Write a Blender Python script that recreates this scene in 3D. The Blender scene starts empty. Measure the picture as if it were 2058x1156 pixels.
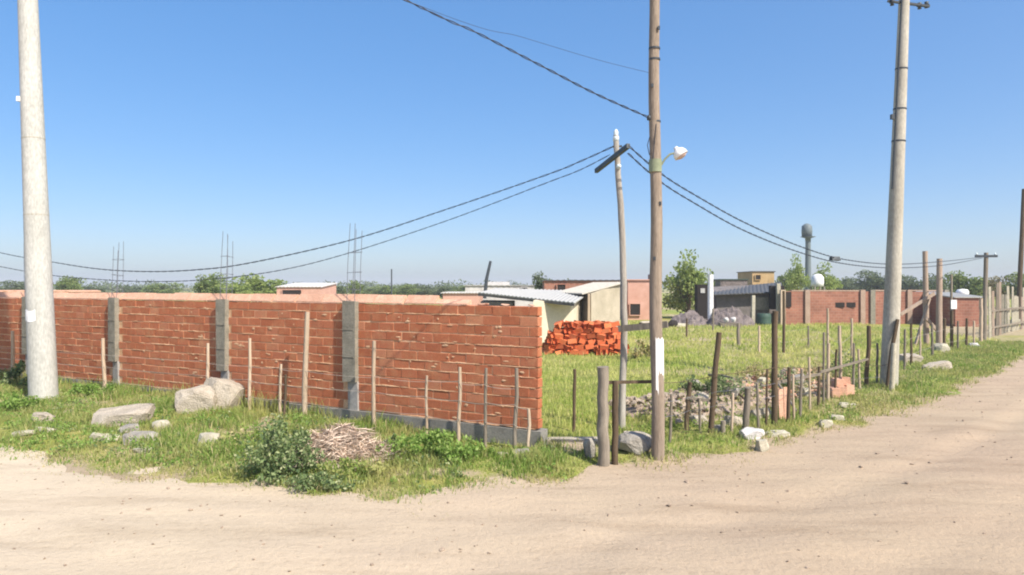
import bpy, bmesh, math, random
import numpy as np
from mathutils import Vector, Matrix, Euler, noise

random.seed(7)
RNG = np.random.default_rng(11)
SC = bpy.context.scene
COL = SC.collection
R = math.radians

# ------------------------------------------------------------------ camera
F = 1400.0 / 2058.0            # focal length / picture width
CAM_H = 2.5                    # eye height above the road
HORIZON = 575.0
cam_d = bpy.data.cameras.new('camera')
cam = bpy.data.objects.new('camera', cam_d)
COL.objects.link(cam)
cam.location = (0, 0, CAM_H)
cam.rotation_euler = (R(90), 0, 0)
cam_d.sensor_width = 36.0
cam_d.lens = 36.0 * F
cam_d.shift_y = -(578 - HORIZON) / 2058.0
cam_d.clip_start = 0.05
cam_d.clip_end = 6000
SC.camera = cam

# ------------------------------------------------------------------ sky and sun
SUN_AZ = (0.69, -0.724)         # horizontal direction towards the sun
SUN_EL = 46.0
world = bpy.data.worlds.new('World')
SC.world = world
world.use_nodes = True
wn = world.node_tree.nodes
wl = world.node_tree.links
bg = wn['Background']
sky = wn.new('ShaderNodeTexSky')
sky.sky_type = 'NISHITA'
sky.sun_disc = False
sky.sun_elevation = R(SUN_EL)
sky.sun_rotation = math.atan2(SUN_AZ[0], SUN_AZ[1])
sky.air_density = 0.7
sky.dust_density = 2.0
sky.ozone_density = 3.0
sky.altitude = 0
sgm = wn.new('ShaderNodeGamma')            # the photograph's tone curve flattens the sky's range
sgm.inputs[1].default_value = 0.5
shs = wn.new('ShaderNodeHueSaturation')
shs.inputs['Saturation'].default_value = 1.85
shs.inputs['Value'].default_value = 2.09
shs.inputs['Hue'].default_value = 0.506
wl.new(sky.outputs[0], sgm.inputs[0])
wl.new(sgm.outputs[0], shs.inputs['Color'])
wl.new(shs.outputs[0], bg.inputs[0])
bg.inputs[1].default_value = 0.128

sun_d = bpy.data.lights.new('sun', 'SUN')
sun_d.energy = 4.3
sun_d.angle = R(0.6)
sun_d.color = (1.0, 0.93, 0.82)
sun = bpy.data.objects.new('sun', sun_d)
COL.objects.link(sun)
ce = math.cos(R(SUN_EL))
sdir = Vector((SUN_AZ[0] * ce, SUN_AZ[1] * ce, math.sin(R(SUN_EL))))
sun.rotation_euler = sdir.to_track_quat('Z', 'Y').to_euler()
sun.location = (20, -20, 40)

SC.view_settings.view_transform = 'Standard'
SC.view_settings.look = 'None'
SC.view_settings.exposure = 0.75
SC.view_settings.gamma = 1.0
SC.render.engine = 'CYCLES'
SC.cycles.max_bounces = 6
SC.cycles.transparent_max_bounces = 8
SC.cycles.filter_width = 2.0

# ------------------------------------------------------------------ places
def P(px, py, Y):
    """Point at depth Y on the sight line of a picture position."""
    return Vector(((px - 1029) / 1400.0 * Y, Y, CAM_H - (py - HORIZON) / 1400.0 * Y))

def GX(px, Y):
    return (px - 1029) / 1400.0 * Y

def GY(py, z=0.05):
    return (CAM_H - z) * 1400.0 / (py - HORIZON)

EDGE = [(-120, 68), (-30, 21.8), (-14, 13.4), (-7.45, 10.14), (-6.31, 9.75), (-5.13, 9.3), (-4.03, 9.0), (-3.4, 8.7), (-2.42, 8.32),
        (-1.07, 8.33), (-.18, 8.72), (.79, 9.09), (1.25, 9.6), (2.19, 9.82), (3.57, 10.6), (5.89, 12.28),
        (8.55, 14.58), (13.7, 19.77), (18.4, 25.0), (40, 48), (140, 152)]
EX = np.array([e[0] for e in EDGE]); EYY = np.array([e[1] for e in EDGE]) - .22

def edge_d(x, y):
    """approximate metres from the road edge, positive on the grass"""
    return (y - np.interp(x, EX, EYY)) * 0.85

def vnoise(x, y, s, seed=0):
    """cheap value noise for arrays, 0..1"""
    x = np.asarray(x, float) / s + 37.7 * seed; y = np.asarray(y, float) / s - 11.3 * seed
    xi = np.floor(x).astype(np.int64); yi = np.floor(y).astype(np.int64)
    fx = x - xi; fy = y - yi
    fx = fx * fx * (3 - 2 * fx); fy = fy * fy * (3 - 2 * fy)
    def h(a, b):
        n = (a * 374761393 + b * 668265263 + seed * 1442695) & 0x7fffffff
        n = ((n ^ (n >> 13)) * 1274126177) & 0x7fffffff
        return ((n ^ (n >> 16)) & 0xffff) / 65535.0
    return (h(xi, yi) * (1 - fx) + h(xi + 1, yi) * fx) * (1 - fy) + (h(xi, yi + 1) * (1 - fx) + h(xi + 1, yi + 1) * fx) * fy

def sstep(a, b, x):
    t = np.clip((x - a) / (b - a), 0, 1)
    return t * t * (3 - 2 * t)

def ground_h(x, y):
    x = np.asarray(x, float); y = np.asarray(y, float)
    d = edge_d(x, y) + (vnoise(x, y, 0.7, 3) - .5) * 0.7 + (vnoise(x, y, 0.22, 4) - .5) * .3
    near = np.exp(-((x) ** 2 + (y - 12) ** 2) / 1600.0)
    h = -0.05 + 0.10 * sstep(-0.25, 0.9, d)
    h = h + near * sstep(0.0, 1.2, d) * ((vnoise(x, y, 1.6, 1) - .5) * .09 + (vnoise(x, y, .5, 2) - .5) * .05)
    h = h + .12 * sstep(0.5, 3.0, d) * sstep(-1.5, -5.0, x) * near
    # far side of the road, behind the viewer
    return h

def gh(x, y):
    return float(ground_h(np.array([x]), np.array([y]))[0])

# ------------------------------------------------------------------ materials
def newmat(name):
    m = bpy.data.materials.new(name)
    m.use_nodes = True
    nt = m.node_tree
    return m, nt.nodes, nt.links, nt.nodes['Principled BSDF']

def ramp(n, stops):
    r = n.new('ShaderNodeValToRGB')
    cr = r.color_ramp
    while len(cr.elements) < len(stops):
        cr.elements.new(0.5)
    for e, (p, c) in zip(cr.elements, stops):
        e.position = p
        e.color = (*c, 1)
    return r

def coords(n, kind='Object'):
    return n.new('ShaderNodeTexCoord').outputs[kind]

def noise_tex(n, l, scale, detail=4, rough=.6, vec=None):
    t = n.new('ShaderNodeTexNoise')
    t.inputs['Scale'].default_value = scale
    t.inputs['Detail'].default_value = detail
    t.inputs['Roughness'].default_value = rough
    if vec is not None:
        l.new(vec, t.inputs['Vector'])
    return t

def worldpos(n):
    return n.new('ShaderNodeNewGeometry').outputs['Position']

def mixc(n, l, fac, a, b, mode='MIX'):
    m = n.new('ShaderNodeMix')
    m.data_type = 'RGBA'
    m.blend_type = mode
    for s, v in ((0, fac), (6, a), (7, b)):
        if hasattr(v, 'links'):
            l.new(v, m.inputs[s])
        elif s == 0:
            m.inputs[0].default_value = v
        else:
            m.inputs[s].default_value = (*v, 1)
    return m.outputs[2]

def math_n(n, l, op, a, b=None):
    m = n.new('ShaderNodeMath')
    m.operation = op
    for i, v in enumerate((a, b)):
        if v is None:
            continue
        if hasattr(v, 'links'):
            l.new(v, m.inputs[i])
        else:
            m.inputs[i].default_value = v
    return m.outputs[0]

def bump(n, l, height, bsdf, strength=.5, dist=.02):
    b = n.new('ShaderNodeBump')
    b.inputs['Strength'].default_value = strength
    b.inputs['Distance'].default_value = dist
    l.new(height, b.inputs['Height'])
    l.new(b.outputs[0], bsdf.inputs['Normal'])

def rough_mat(name, c1, c2, scale=4, rough=.9, bs=.4, bd=.02, fine=40, c3=None, stretch=None, vary=.0):
    """two or three colour mottled matte surface"""
    m, n, l, b = newmat(name)
    vec = worldpos(n)
    if stretch:
        mp = n.new('ShaderNodeMapping')
        mp.inputs['Scale'].default_value = stretch
        l.new(vec, mp.inputs['Vector'])
        vec = mp.outputs[0]
    t1 = noise_tex(n, l, scale, 5, .65, vec)
    t2 = noise_tex(n, l, fine, 3, .6, vec)
    r = ramp(n, [(.32, c1), (.68, c2)] if c3 is None else [(.28, c1), (.5, c2), (.72, c3)])
    l.new(t1.outputs['Fac'], r.inputs['Fac'])
    r2 = ramp(n, [(.25, (.72, .72, .72)), (.75, (1.15, 1.15, 1.15))])
    l.new(t2.outputs['Fac'], r2.inputs['Fac'])
    col = mixc(n, l, 1.0, r.outputs[0], r2.outputs[0], 'MULTIPLY')
    if vary:
        oi = n.new('ShaderNodeObjectInfo')
        hv = n.new('ShaderNodeHueSaturation')
        v = math_n(n, l, 'MULTIPLY_ADD', oi.outputs['Random'], 2 * vary)
        v.node.inputs[2].default_value = 1 - vary
        l.new(v, hv.inputs['Value'])
        l.new(col, hv.inputs['Color'])
        col = hv.outputs[0]
    l.new(col, b.inputs['Base Color'])
    b.inputs['Roughness'].default_value = rough
    b.inputs['Specular IOR Level'].default_value = .25
    add = math_n(n, l, 'ADD', t1.outputs['Fac'], t2.outputs['Fac'])
    bump(n, l, add, b, bs, bd)
    return m

def leaf_mat(name, stops, patch=None, patch_scale=.8, trans=.3):
    m, n, l, b = newmat(name)
    g = n.new('ShaderNodeNewGeometry')
    r = ramp(n, stops)
    l.new(g.outputs['Random Per Island'], r.inputs['Fac'])
    col = r.outputs[0]
    if patch:
        t = noise_tex(n, l, patch_scale, 3, .6, g.outputs['Position'])
        rp = ramp(n, [(.42, (0, 0, 0)), (.62, (1, 1, 1))])
        l.new(t.outputs['Fac'], rp.inputs['Fac'])
        col = mixc(n, l, math_n(n, l, 'MULTIPLY', rp.outputs[0], .75), col, patch)
    l.new(col, b.inputs['Base Color'])
    b.inputs['Roughness'].default_value = .65
    b.inputs['Specular IOR Level'].default_value = .2
    tr = n.new('ShaderNodeBsdfTranslucent')
    l.new(col, tr.inputs['Color'])
    mx = n.new('ShaderNodeMixShader')
    mx.inputs[0].default_value = trans
    l.new(b.outputs[0], mx.inputs[1])
    l.new(tr.outputs[0], mx.inputs[2])
    l.new(mx.outputs[0], n['Material Output'].inputs['Surface'])
    return m

def brick_mat(name, stops, groove=True, worn=(.56, .33, .17)):
    m, n, l, b = newmat(name)
    oi = n.new('ShaderNodeObjectInfo')
    g = n.new('ShaderNodeNewGeometry')
    s = math_n(n, l, 'FRACT', math_n(n, l, 'ADD', oi.outputs['Random'], math_n(n, l, 'MULTIPLY', g.outputs['Random Per Island'], 7.31)))
    r = ramp(n, stops)
    l.new(s, r.inputs['Fac'])
    t = noise_tex(n, l, 5, 5, .7, g.outputs['Position'])
    t2 = noise_tex(n, l, 60, 3, .6, g.outputs['Position'])
    rp = ramp(n, [(.48, (0, 0, 0)), (.72, (1, 1, 1))])
    l.new(t.outputs['Fac'], rp.inputs['Fac'])
    col = mixc(n, l, math_n(n, l, 'MULTIPLY', rp.outputs[0], .38), r.outputs[0], worn)
    r2 = ramp(n, [(.25, (.75, .75, .75)), (.75, (1.15, 1.15, 1.15))])
    l.new(t2.outputs['Fac'], r2.inputs['Fac'])
    col = mixc(n, l, 1.0, col, r2.outputs[0], 'MULTIPLY')
    l.new(col, b.inputs['Base Color'])
    b.inputs['Roughness'].default_value = .92
    b.inputs['Specular IOR Level'].default_value = .2
    h = t2.outputs['Fac']
    if groove:
        sp = n.new('ShaderNodeSeparateXYZ')
        l.new(g.outputs['Position'], sp.inputs[0])
        sn = math_n(n, l, 'SINE', math_n(n, l, 'MULTIPLY', sp.outputs['Z'], 330.0))
        h = math_n(n, l, 'ADD', math_n(n, l, 'MULTIPLY', sn, .5), h)
    bump(n, l, h, b, .5, .008)
    return m

def plain(name, c, rough=.7, metal=0.0, spec=.3):
    m, n, l, b = newmat(name)
    t = noise_tex(n, l, 9, 4, .6, worldpos(n))
    r = ramp(n, [(.3, tuple(v * .82 for v in c)), (.7, tuple(min(v * 1.1, .9) for v in c))])
    l.new(t.outputs['Fac'], r.inputs['Fac'])
    l.new(r.outputs[0], b.inputs['Base Color'])
    b.inputs['Roughness'].default_value = rough
    b.inputs['Metallic'].default_value = metal
    b.inputs['Specular IOR Level'].default_value = spec
    return m

def texbrick_mat(name, c1, c2, mortar, bw, bh, axis):
    """brickwork too far away to tell the bricks apart; axis = horizontal direction of the wall"""
    m, n, l, b = newmat(name)
    pos = worldpos(n)
    sp = n.new('ShaderNodeSeparateXYZ')
    l.new(pos, sp.inputs[0])
    u = math_n(n, l, 'ADD', math_n(n, l, 'MULTIPLY', sp.outputs[0], axis[0]), math_n(n, l, 'MULTIPLY', sp.outputs[1], axis[1]))
    cb = n.new('ShaderNodeCombineXYZ')
    l.new(u, cb.inputs[0])
    l.new(sp.outputs[2], cb.inputs[1])
    bt = n.new('ShaderNodeTexBrick')
    l.new(cb.outputs[0], bt.inputs['Vector'])
    bt.inputs['Scale'].default_value = 1
    bt.inputs['Color1'].default_value = (*c1, 1)
    bt.inputs['Color2'].default_value = (*c2, 1)
    bt.inputs['Mortar'].default_value = (*mortar, 1)
    bt.inputs['Mortar Size'].default_value = .014
    bt.inputs['Brick Width'].default_value = bw
    bt.inputs['Row Height'].default_value = bh
    t = noise_tex(n, l, 1.3, 5, .65, pos)
    r = ramp(n, [(.3, (.75, .75, .75)), (.7, (1.2, 1.2, 1.2))])
    l.new(t.outputs['Fac'], r.inputs['Fac'])
    l.new(mixc(n, l, 1.0, bt.outputs['Color'], r.outputs[0], 'MULTIPLY'), b.inputs['Base Color'])
    b.inputs['Roughness'].default_value = .95
    bump(n, l, bt.outputs['Fac'], b, .4, -.02)
    return m

def road_mat():
    m, n, l, b = newmat('pale_dirt')
    pos = worldpos(n)
    mp = n.new('ShaderNodeMapping')
    mp.inputs['Rotation'].default_value = (0, 0, R(-28))
    mp.inputs['Scale'].default_value = (.35, 1.6, 1)
    l.new(pos, mp.inputs['Vector'])
    t1 = noise_tex(n, l, .35, 5, .6, pos)
    t2 = noise_tex(n, l, 1.1, 6, .65, mp.outputs[0])
    t3 = noise_tex(n, l, 14, 5, .7, pos)
    t4 = noise_tex(n, l, 90, 3, .7, pos)
    r1 = ramp(n, [(.35, (.41, .315, .22)), (.65, (.46, .375, .255))])
    l.new(t1.outputs['Fac'], r1.inputs['Fac'])
    spx = n.new('ShaderNodeSeparateXYZ')
    l.new(pos, spx.inputs[0])
    mrx = n.new('ShaderNodeMapRange')
    mrx.inputs[1].default_value = -6.0; mrx.inputs[2].default_value = 5.0
    l.new(math_n(n, l, 'ADD', spx.outputs[0], math_n(n, l, 'MULTIPLY', t1.outputs['Fac'], 4.0)), mrx.inputs[0])
    sand = mixc(n, l, mrx.outputs[0], (.68, .595, .465), (.40, .305, .225))
    r2 = ramp(n, [(.3, (.80, .78, .76)), (.5, (1, 1, 1)), (.7, (1.10, 1.09, 1.07))])
    l.new(t2.outputs['Fac'], r2.inputs['Fac'])
    c = mixc(n, l, 1.0, mixc(n, l, .6, r1.outputs[0], sand), r2.outputs[0], 'MULTIPLY')
    r3 = ramp(n, [(.26, (.84, .82, .80)), (.45, (1, 1, 1)), (.75, (1.06, 1.06, 1.05))])
    l.new(t3.outputs['Fac'], r3.inputs['Fac'])
    c = mixc(n, l, 1.0, c, r3.outputs[0], 'MULTIPLY')
    r4 = ramp(n, [(.25, (.8, .79, .77)), (.6, (1.03, 1.03, 1.03))])
    l.new(t4.outputs['Fac'], r4.inputs['Fac'])
    c = mixc(n, l, 1.0, c, r4.outputs[0], 'MULTIPLY')
    l.new(c, b.inputs['Base Color'])
    b.inputs['Roughness'].default_value = .95
    b.inputs['Specular IOR Level'].default_value = .15
    hh = math_n(n, l, 'ADD', math_n(n, l, 'MULTIPLY', t3.outputs['Fac'], 1.4), math_n(n, l, 'MULTIPLY', t4.outputs['Fac'], .5))
    hh = math_n(n, l, 'ADD', hh, math_n(n, l, 'MULTIPLY', t2.outputs['Fac'], 2.0))
    bump(n, l, hh, b, .55, .03)
    return m

def ground_mat():
    m, n, l, b = newmat('grassy_soil')
    pos = worldpos(n)
    t1 = noise_tex(n, l, .22, 5, .6, pos)
    t2 = noise_tex(n, l, 2.2, 5, .65, pos)
    t3 = noise_tex(n, l, 30, 4, .7, pos)
    ra = ramp(n, [(.34, (.20, .245, .06)), (.52, (.30, .32, .09)), (.68, (.42, .38, .16))])
    l.new(t2.outputs['Fac'], ra.inputs['Fac'])
    rb = ramp(n, [(.35, (.85, .95, .8)), (.65, (1.15, 1.02, .95))])
    l.new(t1.outputs['Fac'], rb.inputs['Fac'])
    c = mixc(n, l, 1.0, ra.outputs[0], rb.outputs[0], 'MULTIPLY')
    r3 = ramp(n, [(.25, (.6, .6, .6)), (.7, (1.2, 1.2, 1.2))])
    l.new(t3.outputs['Fac'], r3.inputs['Fac'])
    c = mixc(n, l, 1.0, c, r3.outputs[0], 'MULTIPLY')
    at = n.new('ShaderNodeAttribute')
    at.attribute_name = 'bare'
    rs_ = ramp(n, [(.3, (.38, .295, .20)), (.7, (.47, .375, .26))])
    l.new(t2.outputs['Fac'], rs_.inputs['Fac'])
    f = math_n(n, l, 'ADD', at.outputs['Fac'], math_n(n, l, 'MULTIPLY', math_n(n, l, 'SUBTRACT', t3.outputs['Fac'], .5), 1.1))
    rf_ = ramp(n, [(.35, (0, 0, 0)), (.65, (1, 1, 1))])
    l.new(f, rf_.inputs['Fac'])
    c = mixc(n, l, rf_.outputs[0], c, rs_.outputs[0])
    l.new(c, b.inputs['Base Color'])
    b.inputs['Roughness'].default_value = .95
    b.inputs['Specular IOR Level'].default_value = .1
    bump(n, l, math_n(n, l, 'ADD', t3.outputs['Fac'], t2.outputs['Fac']), b, .8, .05)
    return m

M = {}
M['road'] = road_mat()
M['ground'] = ground_mat()
M['brick'] = brick_mat('red_brick', [(0, (.40, .128, .062)), (.25, (.45, .15, .072)), (.55, (.48, .165, .082)), (.85, (.45, .16, .085)), (1, (.53, .22, .12))])
M['brick_new'] = brick_mat('orange_brick', [(0, (.44, .10, .04)), (.3, (.60, .15, .055)), (.7, (.66, .19, .075)), (1, (.50, .11, .04))], False, (.55, .25, .13))
M['mortar'] = rough_mat('mortar', (.62, .36, .20), (.76, .50, .31), 6, .95, .5, .02)
M['coping'] = rough_mat('salmon_coping', (.56, .31, .21), (.66, .41, .29), 5, .95, .4, .02, vary=.1)
M['concrete'] = rough_mat('grey_concrete', (.20, .185, .145), (.31, .285, .23), 7, .9, .5, .015)
M['concrete_blue'] = rough_mat('smooth_concrete', (.30, .29, .27), (.40, .38, .36), 6, .9, .3, .01)
M['beam'] = rough_mat('beam_concrete', (.20, .19, .17), (.29, .28, .25), 3, .9, .4, .015)
M['chunk'] = rough_mat('broken_concrete', (.37, .32, .25), (.50, .44, .36), 5, .95, .7, .03)
M['chunk_grey'] = rough_mat('grey_rubble', (.26, .24, .21), (.40, .37, .32), 6, .95, .7, .03)
M['rubble_dusty'] = rough_mat('dusty_rubble', (.28, .225, .17), (.44, .36, .29), 4, .95, .7, .03)
M['stone_pale'] = rough_mat('pale_stone', (.38, .35, .26), (.52, .48, .38), 7, .95, .6, .02)
M['white_rubble'] = rough_mat('white_rubble', (.48, .46, .44), (.62, .60, .58), 6, .9, .5, .02)
M['pole_white'] = rough_mat('whitish_pole_concrete', (.42, .415, .38), (.53, .525, .49), 2.2, .85, .15, .006, 30, stretch=(1, 1, .35))
M['pole_grey'] = rough_mat('pale_pole_concrete', (.36, .335, .275), (.48, .455, .385), 2.2, .85, .15, .006, 30, stretch=(1, 1, .35))
M['white_paint'] = plain('white_paint', (.80, .80, .80), .6)
def worn_paint():
    m, n, l, b = newmat('worn_white_paint')
    pos = worldpos(n)
    sp_ = n.new('ShaderNodeSeparateXYZ'); l.new(pos, sp_.inputs[0])
    mr = n.new('ShaderNodeMapRange'); mr.inputs[1].default_value = .85; mr.inputs[2].default_value = 1.35
    l.new(sp_.outputs[2], mr.inputs[0])
    t = noise_tex(n, l, 22, 4, .65, pos)
    f = math_n(n, l, 'ADD', math_n(n, l, 'MULTIPLY', mr.outputs[0], .5), t.outputs['Fac'])
    r = ramp(n, [(.50, (0, 0, 0)), (.66, (1, 1, 1))])
    l.new(f, r.inputs['Fac'])
    l.new(mixc(n, l, r.outputs[0], (.30, .24, .185), (.74, .73, .71)), b.inputs['Base Color'])
    b.inputs['Roughness'].default_value = .8
    return m
M['worn_paint'] = worn_paint()
M['wood_pole'] = rough_mat('brown_wood_pole', (.23, .18, .135), (.36, .29, .225), 5, .9, .6, .015, 40, stretch=(3, 3, .25))
M['wood_grey'] = rough_mat('grey_weathered_wood', (.16, .135, .105), (.29, .25, .20), 6, .9, .6, .012, 40, stretch=(3, 3, .25), vary=.12)
M['wood_silver'] = rough_mat('silvery_wood', (.25, .22, .185), (.46, .43, .38), 3, .9, .5, .012, 40, stretch=(3, 3, .35))
M['wood_dark'] = rough_mat('dark_wood', (.07, .05, .03), (.16, .115, .075), 6, .9, .6, .012, 40, stretch=(3, 3, .25))
M['wood_pale'] = rough_mat('pale_stake_wood', (.42, .32, .225), (.56, .45, .335), 7, .9, .5, .01, 40, stretch=(3, 3, .3), vary=.15)
M['wood_pink'] = rough_mat('pinkish_plank', (.31, .235, .18), (.43, .335, .265), 5, .9, .5, .01, 40, stretch=(3, 3, .3), vary=.1)
M['wire'] = plain('galvanised_wire', (.50, .44, .37), .6, .1)
M['rebar'] = plain('steel_rebar', (.20, .21, .24), .6, .5)
M['cable'] = plain('black_cable', (.030, .035, .05), .5)
M['steel_dark'] = plain('dark_steel', (.06, .07, .08), .5, .3)
M['green_paint'] = plain('green_bracket', (.24, .27, .17), .6)
M['lamp_white'] = plain('white_enamel', (.82, .82, .82), .35, 0, .5)
M['lamp_glass'] = plain('pinkish_lens', (.62, .45, .38), .3)
M['insulator'] = plain('pale_insulator', (.62, .70, .70), .3, 0, .5)
M['cream'] = rough_mat('cream_plaster', (.60, .53, .40), (.72, .65, .52), 1.6, .9, .2, .01)
M['beige'] = rough_mat('beige_plaster', (.36, .32, .24), (.50, .44, .34), 1.6, .9, .2, .01)
M['salmon'] = rough_mat('salmon_plaster', (.52, .29, .22), (.64, .39, .31), 1.3, .9, .2, .01)
M['white_wall'] = rough_mat('white_plaster', (.46, .44, .42), (.64, .62, .60), 1.2, .9, .2, .01)
M['tin'] = plain('pale_corrugated_tin', (.41, .405, .385), .75, 0)
M['tin_cream'] = plain('cream_corrugated_tin', (.46, .43, .37), .75, 0)
M['tin_dark'] = plain('dark_corrugated_tin', (.10, .10, .10), .6, .2)
M['dark'] = plain('dark_interior', (.025, .02, .018), .9)
M['shack'] = rough_mat('grey_boarding', (.14, .125, .115), (.24, .21, .20), 2.5, .9, .5, .02)
M['tarp'] = rough_mat('mauve_tarp', (.13, .11, .11), (.30, .25, .24), 3.5, .85, .9, .08)
M['green_drum'] = plain('green_plastic', (.045, .085, .065), .6)
M['tan'] = rough_mat('tan_plaster', (.40, .27, .13), (.52, .37, .2), 1, .9, .2, .01)
M['tower'] = plain('grey_tank', (.14, .17, .18), .6)
M['brick_far'] = texbrick_mat('far_brick', (.25, .105, .07), (.31, .135, .09), (.31, .175, .125), .33, .18, (1, .05))
M['brick_far2'] = texbrick_mat('far_brick_dull', (.30, .13, .09), (.34, .155, .11), (.34, .22, .16), .33, .18, (1, .05))
M['pilaster'] = rough_mat('dusty_pilaster', (.34, .24, .18), (.44, .32, .25), 2, .9, .3, .01)
M['mound'] = rough_mat('rubble_soil', (.24, .19, .14), (.40, .31, .24), 3, .95, .9, .06, 25, (.50, .36, .29))
M['pebble'] = rough_mat('pebble', (.20, .15, .11), (.42, .33, .25), 9, .95, .5, .01)
M['grass'] = leaf_mat('verge_grass', [(0, (.15, .25, .045)), (.35, (.21, .33, .065)), (.65, (.29, .38, .09)), (.85, (.43, .42, .16)), (1, (.62, .53, .29))], (.46, .43, .17), .9, .42)
M['grass_edge'] = leaf_mat('dry_edge_grass', [(0, (.25, .30, .08)), (.35, (.40, .37, .15)), (.7, (.52, .43, .22)), (1, (.62, .52, .31))], None, 1, .4)
M['grass_field'] = leaf_mat('field_grass', [(0, (.29, .39, .07)), (.5, (.40, .49, .11)), (.85, (.56, .57, .19)), (1, (.68, .62, .30))], (.64, .60, .24), .3, .5)
M['leaf_dark'] = leaf_mat('dark_weed_leaf', [(0, (.08, .13, .055)), (.5, (.17, .24, .09)), (.85, (.29, .35, .16)), (1, (.46, .48, .27))], None, 1, .35)
M['leaf_bright'] = leaf_mat('bright_weed_leaf', [(0, (.15, .26, .05)), (.6, (.24, .37, .08)), (1, (.36, .46, .15))], None, 1, .4)
M['straw'] = leaf_mat('dry_straw', [(0, (.60, .46, .35)), (.5, (.76, .61, .49)), (1, (.80, .70, .58))], None, 1, .12)
M['straw_base'] = rough_mat('packed_straw', (.68, .55, .43), (.80, .68, .56), 9, .95, .9, .04)
M['leaf_tree_dark'] = leaf_mat('dark_tree_leaf', [(0, (.09, .125, .065)), (.6, (.14, .18, .09)), (1, (.20, .235, .125))], None, 1, .35)
M['leaf_tree_mid'] = leaf_mat('mid_tree_leaf', [(0, (.13, .19, .06)), (.6, (.20, .26, .08)), (1, (.29, .34, .12))], None, 1, .4)
M['leaf_tree_lime'] = leaf_mat('lime_tree_leaf', [(0, (.22, .29, .08)), (.6, (.30, .38, .11)), (1, (.40, .45, .18))], None, 1, .5)
M['leaf_tree_dry'] = leaf_mat('dry_tree_leaf', [(0, (.15, .13, .06)), (.6, (.22, .20, .09)), (1, (.30, .26, .14))])
M['bark'] = rough_mat('bark', (.10, .075, .05), (.20, .155, .11), 8, .95, .6, .02)

# ------------------------------------------------------------------ building blocks
ORIGIN = {}

def tag(o, label=None, cat=None, group=None, kind=None):
    if label: o['label'] = label
    if cat: o['category'] = cat
    if group: o['group'] = group
    if kind: o['kind'] = kind
    return o

def thing(name, label, cat, loc, group=None):
    o = bpy.data.objects.new(name, None)
    COL.objects.link(o)
    o.location = loc
    o.empty_display_size = .2
    ORIGIN[o] = Vector(loc)
    return tag(o, label, cat, group)

def link(name, me, mat, parent=None, origin=None):
    o = bpy.data.objects.new(name, me)
    COL.objects.link(o)
    if mat is not None and len(me.materials) == 0:
        me.materials.append(mat)
    if parent is not None:
        o.parent = parent
        ORIGIN[o] = ORIGIN[parent]
    return o

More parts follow.
